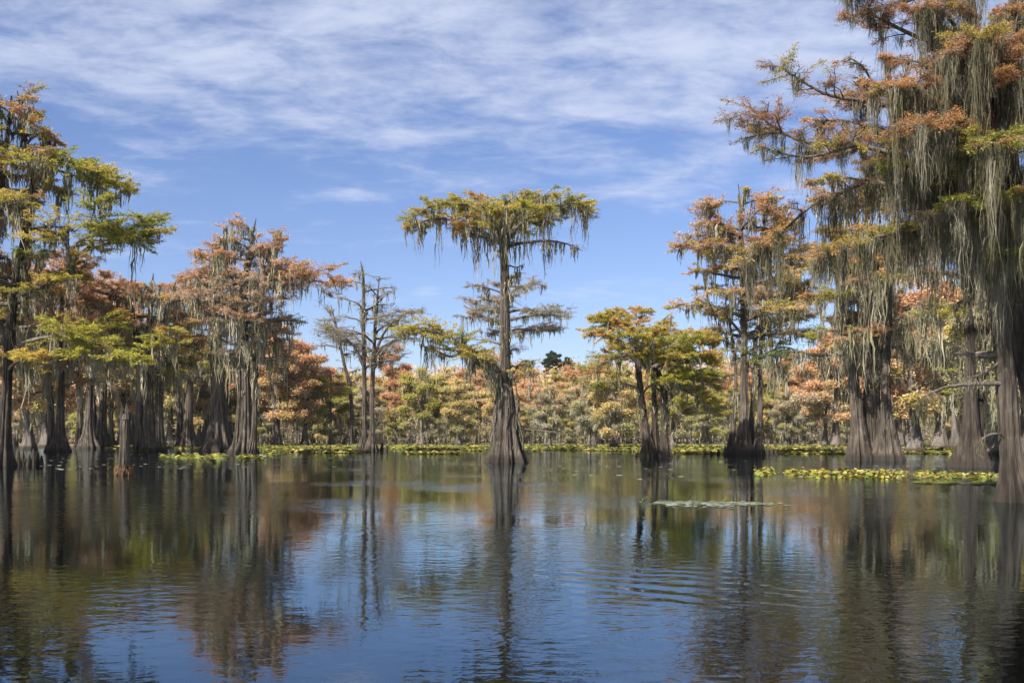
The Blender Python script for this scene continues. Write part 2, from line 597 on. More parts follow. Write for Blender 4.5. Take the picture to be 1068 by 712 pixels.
for dz, x0, x1, y1 in ((-3.2, 524, 500, 212), (-3.4, 526, 548, 211), (3.3, 525, 512, 207), (3.6, 526, 556, 206), (-4.2, 525, 528, 216), (4.3, 525, 534, 208), (-2.6, 525, 575, 216), (2.8, 525, 468, 214)):
    t.limb([(x0, 252), (x0 + (x1 - x0) * .35, 234), (x0 + (x1 - x0) * .7, 220), (x1, y1)], 4.5, dz=dz, pal=P1 if x1 > 520 else PO, sub=.72, mos=.6, fol=.95)
# lower left bough with its yellow pads and long beard
PZ = (['grey'], ['grey'])
for pts, w_ in (([(527, 352), (535, 346), (541, 347)], 2.6), ([(527, 318), (519, 313), (515, 308)], 2.2), ([(527, 296), (533, 292), (536, 287)], 2.), ([(527, 336), (522, 333), (519, 334)], 2.4), ([(526, 280), (532, 277), (538, 279), (545, 276)], 2.2)):
    t.limb(pts, w_, dz=R(pts[0][1]).uniform(-.6, .3), pal=PZ, fol=.1, mos=1.5, sub=.3, n=7, k2=1)
PL = (['olive', 'gold', 'green'], ['olive', 'gold'])
t.limb([(524, 388), (512, 384), (498, 378), (486, 366), (472, 352), (452, 346), (430, 345), (418, 347)], 6, dz=-1.5, pal=PL, fol=1.1, mos=2.4, sub=.7)
t.limb([(525, 384), (516, 374), (508, 368), (497, 366), (484, 362)], 4, dz=1.4, pal=PL, fol=1.4, mos=1.8, sub=.9)
t.limb([(486, 366), (470, 372), (456, 366), (440, 360)], 3, dz=-.6, start=-1, pal=PL, fol=.8, mos=1.5, sub=.6)
t.limb([(526, 395), (520, 384), (512, 377), (505, 378)], 3, dz=-1.4, pal=PL, fol=.8, mos=3.5, sub=.9)
t.limb([(529, 400), (536, 388), (546, 376), (556, 378)], 3, dz=1.2, pal=PL, fol=.35, mos=1.5, sub=.7)
t.limb([(532, 445), (545, 447), (560, 449), (575, 450), (590, 452)], 2.5, dz=.2, pal=(['grey'], ['grey']), fol=0, mos=.8, sub=.3)
t.limb([(531, 430), (540, 424), (552, 427), (560, 430)], 2, dz=-.4, pal=(['grey'], ['grey']), fol=0, mos=.5, sub=.4)
o = t.build('cypress_tree', L, moss_n=4.2, moss_L=(.35, 3.3), moss_s=5, moss_w=.04, moss_sp=.09, k2=2.1, k3_=6, trunk_moss=26)
tag(o, 'tall lone flat-topped bald cypress with fluted flared foot, alone in the middle of the water', 'tree', HEROES)
# creeper stems on the butt of the middle tree
g = Geo()
rg = R(5)
for k in range(16):
    a0, a1 = rg.uniform(0, 6.28), rg.uniform(-1.2, 1.2)
    hh = rg.uniform(2.2, 5.8)
    z = np.linspace(rg.uniform(.4, 1.6), hh, 12)
    prof = np.interp(z, [0, .43, 1.2, 2.3, 3.3, 4.4, 5.6], [1.02, .93, .86, .74, .64, .49, .38]) * 1.06
    ph = a0 + a1 * (z - z[0]) / 3
    C = np.stack([np.cos(ph) * prof + .08, np.sin(ph) * prof, z], 1)
    C[1:-1] += rg.normal(0, .03, (10, 3))
    tubes(g, C[None], np.full((1, 12), rg.uniform(.018, .04)), 5)
g.build('vine', M_TWIG, o)

# ---- half-bare tree right behind it
t, L = T(2, '', 529, 470, leaf=(.22, .04), lpt=5)
t.trunk([(529, 470, 20), (529, 440, 13), (528, 400, 8), (527, 340, 6), (529, 305, 4), (538, 286, 2)], flute=.3, sides=32)
PB = (['grey', 'brown', 'tan', 'grey'], ['brown', 'grey', 'ash'])
t.auto(17, env_px([(345, 482, 604), (325, 480, 606), (305, 486, 595), (290, 500, 575), (283, 520, 556)], 533, t.Y), PB, rise=(.05, .22), fol=1.7, mos=2.6, droop=.05)
t.auto(5, env_px([(380, 495, 575), (350, 490, 590)], 533, t.Y), PB, fol=.5, mos=1.2)
o = t.build('cypress_tree', L, moss_n=1.5, moss_L=(.4, 2.4), moss_s=4, moss_w=.055, moss_sp=.12, k2=1.1, k3_=4)
tag(o, 'thin half-bare brownish cypress right behind the tall flat-topped one', 'tree', HEROES)

# ---- the gold three-stemmed cypress right of the middle
t, L = T(3, '', 684, 476, leaf=(.22, .055), lpt=13)
kw = dict(sides=44, flute=.32, lobes=8, base_h=1.8)
t.trunk([(677, 476, 21), (675, 462, 13.6), (672, 440, 8.5), (668, 405, 7.22), (665, 375, 6.8), (664, 362, 5.1)], n=50, **kw)
t.trunk([(684, 476, 16, .6), (683, 455, 9.35, .5), (683, 430, 6.8, .4), (682, 408, 5.1, .3), (681, 390, 4.25, .2)], n=40, **kw)
t.trunk([(694, 476, 15, -.3), (693, 455, 9.78, -.3), (693, 425, 9.35, -.3), (692, 405, 7.65, -.3), (686, 388, 5.95, -.2), (680, 384, 4.25)], n=46, **kw)
PY = (['gold', 'orange', 'olive', 'gold'], ['olive', 'gold', 'green', 'lime'])
PT = (['gold', 'gold', 'orange', 'olive'], ['gold', 'olive'])
t.limb([(665, 372), (670, 358), (678, 345), (689, 336), (700, 326)], 5.5, dz=-.6, pal=PT, fol=1.1)
t.limb([(664, 368), (655, 364), (645, 356), (630, 350), (612, 348)], 4, dz=1.2, pal=PT, fol=1.0)
t.limb([(666, 372), (652, 370), (638, 375), (622, 384), (612, 395)], 4, dz=-1, pal=PY, sub=1.15, fol=.4, mos=2.2)
t.limb([(664, 362), (660, 345), (648, 336), (634, 332), (622, 334)], 4, dz=.6, pal=PT, fol=1.2)
t.limb([(664, 362), (666, 342), (662, 328), (668, 320)], 4, dz=1.8, pal=PT, fol=1.2)
t.limb([(681, 384), (692, 375), (702, 363), (716, 362), (734, 371), (746, 376)], 5, dz=-.6, pal=PY, sub=1.15, fol=.9)
t.limb([(686, 388), (700, 366), (712, 357), (726, 353), (740, 356)], 4, dz=1.2, pal=PY, sub=1.15, fol=1.3)
t.limb([(692, 405), (704, 398), (720, 394), (736, 397), (748, 404)], 4, dz=-.7, pal=PY, sub=1.15, fol=1.3)
t.limb([(692, 410), (702, 404), (716, 408), (730, 416), (742, 420)], 3.5, dz=.9, pal=PY, sub=1.15, fol=1.2, mos=1.4)
t.limb([(690, 408), (682, 402), (692, 396), (706, 398)], 3, dz=-2.2, pal=PY, sub=1.15, fol=1.3)
t.limb([(668, 406), (652, 400), (636, 398), (622, 402)], 2.5, dz=1.1, pal=PY, sub=1.15, fol=.7)
t.limb([(670, 410), (678, 402), (690, 398), (700, 400)], 2.5, dz=-1.1, pal=PY, sub=1.15, fol=.9)
for dz, x1, y1 in ((-3.4, 655, 342), (3.2, 690, 338), (3.8, 650, 335), (-3., 712, 372), (3.4, 716, 376), (-3.6, 682, 352), (2.8, 725, 398)):
    t.limb([(675, 384), (674 + (x1 - 675) * .4, 370), (x1, y1)], 4, dz=dz, pal=PT if y1 < 350 else PY, fol=1.1)
for x, hh in ((700, .5), (672, .45), (664, .3), (706, .35)):
    t.knee(x, 476, hh, .16, R(x).uniform(-1, 1))
o = t.build('cypress_tree', L, bark=M_BARKD, moss_n=1.9, moss_L=(.4, 2.6), moss_s=5, moss_w=.05, moss_sp=.12, k2=2.0, k3_=6, trunk_moss=26)
tag(o, 'yellow-green three-stemmed cypress with dark stems and layered pads, right of the lone flat-topped tree', 'tree', HEROES)

# ---- tall brown-gold pair with a slim dark stem beside it
t, L = T(4, '', 776, 474, leaf=(.24, .058), lpt=9)
kw = dict(sides=44, flute=.36, lobes=9, base_h=2.0)
t.trunk([(774, 474, 26), (775, 460, 18), (776, 440, 12), (776, 400, 9), (776, 350, 8), (775, 300, 7), (773, 250, 5.5), (772, 215, 3), (770, 192, 1)], n=56, **kw)
t.trunk([(763, 474, 12, .5), (764, 450, 7, .5), (767, 410, 4.5, .4), (766, 370, 3.5, .3), (760, 330, 2)], n=36, **kw)
t.trunk([(790, 473, 13, -.4), (791, 455, 8, -.4), (793, 420, 6.5, -.3), (793, 380, 5, -.3), (794, 340, 4), (792, 300, 2)], n=36, **kw)
t.trunk([(783, 474, 11, .9), (784, 440, 6, .8), (787, 390, 4.5, .5), (789, 345, 4, .3), (796, 325, 3)], n=36, **kw)
PR = (['rust', 'orange', 'gold', 'tan'], ['gold', 'olive', 'olive', 'tan'])
e = env_px([(345, 715, 850), (325, 710, 870), (300, 720, 870), (280, 705, 860), (255, 700, 850), (230, 705, 840), (212, 720, 820), (195, 745, 800)], 776, t.Y)
t.auto(30, e, PR, rise=(.05, .25), fol=.85, mos=1.9, droop=.04, stems=[0, 0, 0, 2])
t.limb([(789, 345), (797, 327), (812, 316), (830, 309), (848, 318)], 4, dz=-.5, pal=PR, mos=2.4, fol=.5)
t.limb([(776, 352), (762, 335), (748, 330), (735, 325)], 3.5, dz=.4, pal=PR, mos=1., fol=.9)
t.limb([(793, 372), (806, 365), (822, 362), (838, 372)], 2.5, dz=.6, pal=(['green', 'dark'], ['green', 'olive']), mos=1.4, fol=.8)
t.limb([(793, 385), (803, 380), (815, 386), (824, 394)], 2, dz=-.6, pal=(['grey'], ['green']), mos=2.4, fol=.3)
t.auto(7, env_px([(400, 745, 815), (350, 735, 830)], 776, t.Y), (['olive', 'gold'], ['olive', 'green']), fol=.6, mos=1.8)
for x, hh in ((750, .5), (756, .8), (797, .9), (801, .8), (805, .6), (742, .35), (768, .4), (810, .4)):
    t.knee(x, 474, hh, .17, R(x).uniform(-.9, .9))
o = t.build('cypress_tree', L, moss_n=1.9, moss_L=(.5, 3.6), moss_s=5, moss_w=.055, moss_sp=.13, k2=1.35, k3_=5, trunk_moss=26)
tag(o, 'tall brownish cypress ringed by stubby knees, with one slim dark side stem', 'tree', HEROES)

# ---- rust-topped tall cypress, left of the middle
t, L = T(6, '', 254, 473, leaf=(.25, .058), lpt=10)
kw = dict(sides=48, flute=.34, lobes=9, base_h=2.2)
t.trunk([(254, 473, 28), (255, 460, 22), (256, 440, 16), (256, 405, 13), (255, 370, 12), (254, 330, 9), (257, 290, 6.5), (262, 255, 4), (267, 228, 1)], n=60, **kw)
t.trunk([(262, 473, 11, -.5), (265, 450, 7, -.4), (266, 400, 5.5, -.3), (267, 350, 5, -.1), (268, 310, 4), (276, 280, 2)], n=40, **kw)
t.trunk([(246, 473, 11, -.3), (248, 445, 6, -.3), (250, 400, 5, -.3), (249, 350, 5, 0), (246, 310, 3), (240, 275, 1.5)], n=40, **kw)
PX = (['rust', 'salmon', 'orange', 'rust', 'tan'], ['tan', 'rust', 'ash', 'tan'])
e = env_px([(345, 205, 318), (325, 192, 332), (305, 193, 322), (288, 196, 332), (272, 200, 336), (258, 215, 325), (243, 235, 302), (230, 250, 296)], 254, t.Y)
t.auto(26, e, PX, rise=(.05, .28), fol=.62, mos=1.7, droop=.03)
t.limb([(258, 320), (275, 296), (295, 292), (320, 290), (345, 298)], 4, dz=-.5, pal=PX, fol=.8, mos=1.4)
t.limb([(254, 335), (240, 312), (222, 309), (205, 315)], 4, dz=.5, pal=PX, fol=.5, mos=2.4)
t.auto(9, env_px([(370, 212, 310), (330, 215, 320)], 254, t.Y), (['brown', 'grey'], ['grey', 'brown']), fol=.3, mos=3.2)
o = t.build('cypress_tree', L, moss_tone=1.25, moss_n=1.9, moss_L=(.6, 4.6), moss_s=5, moss_w=.06, moss_sp=.15, k2=1.35, k3_=5, trunk_moss=60)
tag(o, 'tall rust-crowned cypress draped in long grey moss, the tallest standing left of the middle', 'tree', HEROES)

# ---- broad-footed one beside it
t, L = T(7, '', 226, 470, leaf=(.27, .06), lpt=9)
t.trunk([(227, 470, 33), (228, 460, 29), (228, 440, 22), (227, 410, 16), (226, 380, 15), (225, 350, 11), (224, 310, 8), (222, 275, 4), (222, 252, 1)], n=56, sides=52, flute=.32, lobes=9, base_h=2.6)
e = env_px([(350, 190, 262), (330, 185, 258), (310, 188, 255), (290, 190, 250), (270, 195, 245), (254, 212, 236)], 226, t.Y)
t.auto(19, e, PX, rise=(.05, .28), fol=.8, mos=2.2)
o = t.build('cypress_tree', L, moss_tone=1.25, moss_n=2.0, moss_L=(.6, 4.6), moss_s=4, moss_w=.07, moss_sp=.17, k2=1.2, k3_=4, trunk_moss=40)
tag(o, 'cypress with a broad flared dark foot, close on the left of the tallest rust-crowned one', 'tree', HEROES)

# ---- sparse twin-stemmed grey tree
t, L = T(8, '', 384, 470, leaf=(.24, .045), lpt=4)
kw = dict(sides=36, flute=.3, lobes=8, base_h=1.8)
t.trunk([(379, 470, 14), (380, 455, 6.75), (380, 402, 5.25), (379, 350, 4.5), (379, 293, 3.38), (376, 272, 0.75)], n=50, **kw)
t.trunk([(387, 470, 16, -.4), (388, 452, 7.12, -.4), (388, 420, 5.62, -.2), (389, 385, 4.88), (391, 350, 3.75), (393, 318, 2.62), (396, 288, 0.75)], n=50, **kw)
PS = (['grey', 'brown', 'grey', 'olive'], ['grey', 'brown'])
t.limb([(389, 386), (397, 370), (406, 360), (418, 350), (432, 345)], 4, dz=-.6, pal=PS, mos=1.2, fol=.8)
t.limb([(390, 372), (400, 348), (412, 334), (426, 326), (442, 322)], 3.5, dz=.6, pal=PS, mos=1.0)
t.limb([(380, 384), (370, 362), (356, 350), (340, 346), (328, 352)], 3.5, dz=-.5, pal=PS, mos=.8, fol=.6)
t.limb([(389, 380), (378, 366), (364, 356), (352, 342), (345, 328)], 2.5, dz=.9, pal=PS, mos=.8)
e = env_px([(375, 345, 430), (350, 335, 440), (330, 345, 436), (310, 350, 425), (295, 356, 410), (280, 366, 400)], 384, t.Y)
t.auto(26, e, PS, rise=(.15, .45), fol=.5, mos=.8)
for x, hh in ((398, .9), (402, .7), (372, .7), (393, .6)):
    t.knee(x, 470, hh, .25, R(x).uniform(-.9, .9))
o = t.build('cypress_tree', L, moss_n=1.2, moss_L=(.5, 3.0), moss_s=4, moss_w=.06, moss_sp=.14, k2=1.2, k3_=5, trunk_moss=14)
tag(o, 'thin-leaved grey cypress with two straight slender stems, left of the lone flat-topped tree', 'tree', HEROES)

# ---- pale leaning stem behind it
t, L = T(9, '', 364, 464.5, leaf=(.3, .06), lpt=4)
t.trunk([(364, 464.5, 13), (365, 452, 8), (367, 430, 5), (364, 400, 4), (358, 375, 3.5), (352, 345, 2.5), (345, 318, 1)], n=40, sides=28, flute=.3)
t.auto(12, env_px([(390, 345, 380), (360, 325, 380), (330, 322, 372), (316, 332, 356)], 364, t.Y), (['grey', 'tan'], ['grey', 'brown']), fol=.6, mos=1.)
o = t.build('cypress_tree', L, moss_n=1.1, moss_L=(.6, 3.5), moss_s=3, moss_w=.1, moss_sp=.2, k2=.9, k3_=4)
tag(o, 'pale bare leaning cypress stem with a whitish flared foot, behind the grey twin-stemmed one', 'tree', HEROES)

# ---- the left edge
t, L = T(10, '', 10, 485, leaf=(.19, .046), lpt=13)
kw = dict(sides=48, flute=.34, lobes=9, base_h=1.8)
t.trunk([(3, 485, 26, -.6), (4, 465, 18, -.5), (6, 420, 12, -.3), (9, 370, 11), (14, 310, 10), (22, 265, 8), (30, 220, 7), (33, 180, 5), (24, 130, 3.5), (18, 95, 1)], n=64, **kw)
t.trunk([(-22, 486, 34, .5), (-21, 465, 24, .4), (-18, 400, 17), (-14, 330, 15), (-8, 260, 12), (0, 200, 9), (8, 140, 5), (12, 100, 2)], n=60, **kw)
PA = (['olive', 'gold', 'orange', 'brown', 'rust'], ['olive', 'green', 'gold', 'orange'])
PG1 = (['green', 'olive', 'olive', 'gold'], ['green', 'olive'])
t.limb([(18, 140), (22, 112), (28, 98), (36, 92)], 3, dz=.5, pal=(['brown', 'olive', 'rust'], ['olive']), fol=1.1, mos=.3)
t.limb([(14, 145), (2, 118), (-10, 104), (-20, 100)], 3, dz=-.6, pal=(['brown', 'olive', 'rust'], ['olive']), fol=1.1, mos=.3)
t.limb([(26, 152), (36, 142), (48, 138), (58, 148)], 3, dz=-.4, pal=PA, fol=1.2)
t.limb([(20, 165), (40, 160), (64, 166), (88, 174), (106, 184), (117, 196)], 4.5, dz=-.8, pal=PG1, fol=1.25, mos=1.8)
t.limb([(28, 180), (52, 176), (78, 184), (98, 192), (112, 206)], 4, dz=.9, pal=PG1, fol=1.15, mos=1.8)
t.limb([(72, 290), (74, 262), (84, 250), (100, 246), (124, 244), (150, 241)], 4, dz=-.4, start=-.1, pal=PG1, sub=1.3, k2=3, fol=1.0, mos=.7)
t.limb([(10, 320), (36, 304), (60, 292), (74, 282), (80, 266)], 6, dz=-.2, pal=PA, fol=.9, mos=1.6)
t.limb([(78, 268), (92, 258), (104, 256), (126, 250), (140, 252)], 3, dz=.8, start=-.2, pal=PG1, fol=.9, mos=.7)
t.limb([(8, 372), (24, 358), (46, 352), (74, 350), (100, 358), (118, 364)], 5, dz=-1.2, pal=(['olive', 'lime', 'gold'], ['olive']), fol=.9, mos=1.6)
t.limb([(6, 390), (16, 378), (32, 374), (44, 380)], 3.5, dz=-1.6, pal=(['gold', 'orange'], ['gold']), fol=1.2, mos=2.0)
e = env_px([(340, -70, 70), (300, -80, 75), (260, -80, 70), (215, -80, 75), (185, -75, 80), (150, -60, 62), (120, -50, 45), (92, -30, 36)], 10, t.Y)
t.auto(36, e, PA, rise=(.05, .28), fol=1.0, mos=1.9, droop=.03)
for x, hh in ((14, .7), (19, .9), (24, .8), (29, .6), (34, .9), (39, .7), (43, .5), (27, .4), (9, .6), (36, .4)):
    t.knee(x, 484, hh, .13, R(x + 900).uniform(-1.2, 1.2))
o = t.build('cypress_tree', L, bark=M_BARKD, moss_n=2.5, moss_L=(.5, 3.4), moss_s=6, moss_w=.045, moss_sp=.11, k2=1.7, k3_=6, trunk_moss=40)
tag(o, 'large near cypress cut by the left edge, a row of knees at its foot', 'tree', HEROES)

# ---- clump with three dark stems left
t, L = T(11, '', 155, 470.5, leaf=(.25, .06), lpt=11)
kw = dict(sides=40, flute=.3, lobes=8, base_h=2.2)
t.trunk([(147, 470.5, 17, .4), (147, 450, 13, .4), (146, 420, 10, .3), (146, 380, 9), (142, 345, 7), (134, 310, 4), (128, 290, 1.5)], n=44, **kw)
t.trunk([(157, 470.5, 18, -.4), (156, 450, 14, -.3), (155, 415, 11, -.2), (155, 375, 10), (156, 340, 7), (158, 305, 4), (160, 285, 1)], n=44, **kw)
t.trunk([(167, 470.5, 15, .2), (166, 450, 12), (166, 415, 10), (167, 375, 10), (170, 340, 6), (178, 310, 3), (184, 292, 1)], n=44, **kw)
PC = (['rust', 'orange', 'salmon', 'tan', 'rust'], ['olive', 'gold', 'lime', 'olive'])
e = env_px([(385, 110, 205), (368, 95, 215), (350, 90, 222), (335, 105, 210), (318, 95, 215), (300, 105, 205), (288, 130, 190)], 155, t.Y)
t.auto(27, e, PC, rise=(.05, .25), fol=.8, mos=2.2)
o = t.build('cypress_tree', L, moss_tone=1.25, moss_n=2.1, moss_L=(.6, 4.6), moss_s=5, moss_w=.06, moss_sp=.15, k2=1.4, k3_=5, trunk_moss=90)
tag(o, 'three stout dark cypress stems grown together, hung with moss, right behind the broken snag', 'tree', HEROES)

# ---- rust trees further back on the left
for seed, bx, by, top, xl, xr, pal, lab in (
        (12, 62, 471, 262, 5, 135, (['rust', 'salmon', 'orange', 'tan'], ['salmon', 'tan', 'orange', 'ash']), 'wide rust-red cypress standing just right of the tree at the left edge'),
        (13, 92, 468, 282, 55, 150, (['rust', 'orange', 'tan'], ['tan', 'olive', 'gold', 'brown']), 'orange-brown cypress with two flared feet between the left edge tree and the broken snag'),
        (14, 106, 467, 295, 78, 160, (['rust', 'orange', 'salmon'], ['straw', 'olive', 'tan']), 'small rust cypress with a conical foot behind the broken snag'),
        (15, 196, 466.5, 285, 150, 240, (['rust', 'orange', 'tan'], ['olive', 'gold', 'green']), 'rust-topped cypress seen between the three stout dark stems and the broad-footed one')):
    t, L = T(seed, '', bx, by, leaf=(.28, .065), lpt=11)
    t.trunk([(bx, by, 24), (bx, by - 14, 15), (bx + 1, by - 40, 9), (bx + 2, 390, 7), (bx, 350, 6), (bx + 3, 310, 4), (bx + 2, top, 1)], n=46, sides=36, flute=.3, base_h=2.2)
    t.trunk([(bx - 8, by, 15, .8), (bx - 8, by - 14, 10, .8), (bx - 9, by - 50, 6, .6), (bx - 12, 370, 5), (bx - 16, 320, 2.5)], n=40, sides=32, flute=.3)
    mid = (top + 360) / 2
    t.auto(22, env_px([(395, xl + 18, xr - 18), (350, xl, xr), (mid, xl, xr), (top + 15, xl + 18, xr - 20), (top, bx - 18, bx + 20)], bx, t.Y), pal, rise=(.05, .25), fol=.85, mos=2.2)
    o = t.build('cypress_tree', L, moss_tone=1.25, moss_n=1.8, moss_L=(.6, 4.2), moss_s=4, moss_w=.08, moss_sp=.18, k2=1.25, k3_=5, trunk_moss=40)
    tag(o, lab, 'tree', 'rust cypresses at the left')

# ---- broad clump right: three big trunks
t, L = T(16, '', 910, 480, leaf=(.21, .05), lpt=12)
kw = dict(sides=52, flute=.3, lobes=9, base_h=2.0)
t.trunk([(897, 480, 27, .2), (896, 465, 25, .2), (895, 445, 17.64, .1), (893, 420, 13.44), (888, 380, 11.76), (882, 335, 10.08), (876, 290, 8.4), (872, 240, 5.88), (868, 190, 2.52)], n=60, **kw)
t.trunk([(907, 480, 22, .8), (907, 460, 18, .8), (906, 430, 12.6, .7), (905, 390, 10.08, .5), (903, 340, 8.4, .4), (902, 280, 6.72), (904, 220, 4.2), (908, 170, 1.68)], n=60, **kw)
t.trunk([(929, 480, 28, -.5), (928, 465, 23, -.5), (926, 445, 15.96, -.4), (924, 420, 11.76, -.3), (924, 390, 10.08, -.2), (926, 340, 8.4), (928, 280, 6.72), (934, 220, 4.2), (940, 170, 1.68)], n=60, **kw)
t.trunk([(916, 480, 16, 0), (916, 460, 11, .1), (915, 420, 7.56, .2), (914, 380, 6.72, .2), (913, 330, 5.04), (915, 280, 3.36)], n=50, **kw)
PQ = (['rust', 'orange', 'brown', 'olive'], ['rust', 'green', 'olive', 'orange', 'tan'])
e = env_px([(365, 858, 980), (330, 845, 990), (300, 850, 990), (260, 835, 995), (220, 838, 995), (190, 850, 985), (165, 875, 965)], 910, t.Y)
t.auto(28, e, PQ, rise=(.05, .25), fol=1.0, mos=2.2)
t.limb([(882, 369), (868, 370), (852, 371), (834, 366), (815, 368), (800, 374)], 3.5, dz=.4, pal=(['dark', 'green'], ['dark', 'green']), fol=.9, mos=1.6, sub=.8)
t.limb([(884, 352), (870, 345), (856, 346), (842, 352)], 3, dz=-.4, pal=(['green', 'olive'], ['green', 'olive']), fol=1., mos=1.4)
o = t.build('cypress_tree', L, bark=M_BARK, moss_n=2.6, moss_L=(.6, 4.4), moss_s=6, moss_w=.045, moss_sp=.12, k2=1.4, k3_=5, trunk_moss=40)
tag(o, 'broad clump of big straight grey trunks behind the strip of yellow water leaves', 'tree', HEROES)

# ---- dark flared tree right
t, L = T(17, '', 1010, 487, leaf=(.18, .043), lpt=12)
t.trunk([(1012, 487, 37), (1012, 475, 30), (1012, 455, 22), (1012, 425, 15), (1012, 380, 12), (1010, 320, 11), (1008, 250, 9), (1004, 170, 6), (1002, 110, 2)], n=64, sides=56, flute=.36, lobes=9, base_h=1.7)
t.trunk([(1020, 487, 14, .6), (1022, 455, 9, .5), (1024, 400, 7, .4), (1027, 330, 6), (1030, 260, 4), (1034, 200, 1.5)], n=46, sides=36, flute=.3)
PD = (['olive', 'green', 'gold', 'brown', 'rust'], ['green', 'olive', 'lime', 'brown'])
e = env_px([(370, 960, 1075), (320, 945, 1085), (260, 940, 1090), (200, 945, 1085), (150, 960, 1060), (115, 985, 1030)], 1010, t.Y)
t.auto(26, e, PD, rise=(.05, .25), fol=1.0, mos=2.4)
t.auto(5, env_px([(420, 985, 1045), (375, 975, 1060)], 1010, t.Y), PD, fol=.7, mos=2.4)
o = t.build('cypress_tree', L, bark=M_BARKD, moss_n=3.0, moss_L=(.5, 3.8), moss_s=6, moss_w=.04, moss_sp=.11, k2=1.5, k3_=5, trunk_moss=40)
tag(o, 'dark cypress with a wide bell-shaped foot, just left of the near right trunk', 'tree', HEROES)

# ---- the near tree at the right edge, its boughs curtained with moss
t, L = T(18, '', 1056, 523, leaf=(.085, .017), lpt=30, wood_sides=6)
kw = dict(sides=64, flute=.34, lobes=9, base_h=.8, rough=.06)
t.trunk([(1060, 523, 44), (1059, 510, 36), (1056, 485, 27), (1053, 450, 23), (1050, 400, 22), (1045, 350, 21), (1038, 300, 20), (1032, 240, 19), (1028, 170, 17), (1024, 100, 15), (1016, 30, 12), (1005, -40, 9), (998, -110, 6), (992, -190, 2)], n=90, **kw)
t.trunk([(1096, 520, 40, .5), (1090, 480, 28, .4), (1078, 420, 24, .3), (1066, 350, 22, .2), (1059, 280, 20, .1), (1056, 200, 18), (1052, 120, 16), (1056, 30, 13), (1062, -60, 9), (1066, -150, 4)], n=90, **kw)
PN = (['rust', 'rust', 'deep', 'orange', 'brown'], ['rust', 'orange', 'olive', 'brown'])
PNG = (['olive', 'lime', 'green'], ['olive', 'green', 'lime'])
t.limb([(1030, 100), (1008, 92), (985, 92), (960, 97), (942, 108), (925, 111), (905, 105), (880, 103), (858, 97), (842, 88), (828, 80), (814, 70)], 7, dz=-.5, pal=PN, fol=.75, mos=.6, ml=.4, sub=.42, n=20, k2=5)
t.limb([(942, 108), (915, 92), (900, 70), (885, 60)], 3, dz=-.3, start=-.2, pal=PN, fol=.7, mos=.25, ml=.4, sub=.8, k2=4)
t.limb([(1030, 170), (1000, 168), (965, 168), (930, 160), (895, 152), (865, 151), (835, 147), (806, 132), (782, 112)], 7, dz=-1.0, pal=PN, fol=.8, mos=.4, ml=.45, sub=.5, n=20, k2=5)
t.limb([(895, 150), (870, 158), (842, 164), (815, 160), (794, 153)], 3, dz=-1.3, start=-.7, pal=(['rust', 'olive', 'brown', 'green'], ['olive', 'green']), fol=.6, mos=.12, ml=.3, sub=.5, k2=4)
t.limb([(1030, 196), (1002, 188), (975, 184), (950, 180), (928, 172)], 6, dz=-1.2, pal=PNG, fol=1.6, mos=1.6, sub=.55, n=14, k2=6)
t.limb([(1028, 200), (1000, 186), (975, 175), (948, 166), (930, 168)], 5, dz=.6, pal=PNG, fol=1.5, mos=1.3, sub=.5, n=14, k2=5)
t.limb([(1034, 238), (1005, 236), (975, 238), (946, 240), (920, 246), (894, 252), (868, 261), (846, 268)], 6.5, dz=-.6, pal=(['green', 'olive', 'orange', 'rust'], ['olive', 'green']), fol=.5, mos=2.2, sub=.32, n=18, k2=4)
t.limb([(1032, 215), (985, 204), (940, 196), (905, 190), (875, 203), (850, 212), (820, 238), (795, 262), (778, 276)], 5.5, dz=.7, pal=(['orange', 'rust', 'brown', 'tan'], ['orange', 'gold', 'brown']), fol=.6, mos=1.8, sub=.36, n=20, k2=4)
t.limb([(1030, 130), (990, 136), (950, 140), (915, 136), (885, 126), (850, 126)], 6, dz=1.2, pal=PN, fol=.9, mos=1.2, ml=.7, sub=.4, n=16, k2=5)
t.limb([(1026, 60), (995, 50), (960, 40), (930, 26), (905, 14), (890, 18)], 6, dz=-.8, pal=PN, fol=.9, mos=.6, ml=.4, sub=.45, n=16, k2=5)
t.limb([(1022, 20), (990, 0), (960, -14), (930, -18), (900, -12), (884, -6)], 6, dz=-1.6, pal=PN, fol=.7, mos=1.4, ml=.3, sub=.4, n=16, k2=4)
t.limb([(1026, 80), (990, 72), (955, 64), (925, 60)], 5, dz=1.6, pal=PN, fol=.9, mos=1.0, ml=.5, sub=.5, n=14, k2=5)
for dz, x1, y1, y0 in ((-2.6, 985, 60, 110), (-3.2, 1020, 40, 100), (-3, 960, 130, 160), (-2.2, 1000, 210, 240), (-3.4, 1035, 150, 180), (-2.4, 930, 90, 140),
                       (2.8, 980, 30, 90), (3, 1010, 130, 170), (2.4, 950, 200, 230), (3, 1050, 40, 90), (2.6, 1040, 220, 250), (-2.5, 1065, 80, 130), (-2.8, 1075, 200, 230),
                       (-2, 1055, 10, 60), (-1.8, 960, 10, 60), (2.2, 930, 110, 150), (-1.4, 965, 225, 250), (1.6, 1000, 250, 272), (-1.7, 1050, 262, 285), (2, 900, 170, 205)):
    t.limb([(1038, y0), (1038 + (x1 - 1038) * .35, (y0 * 1.3 + y1 * .7) / 2), (1038 + (x1 - 1038) * .7, y1 + 4), (x1, y1)], 6, dz=dz, pal=PN if y1 < 150 else PD, fol=1.3, mos=2.0, sub=.5, n=12, k2=4)
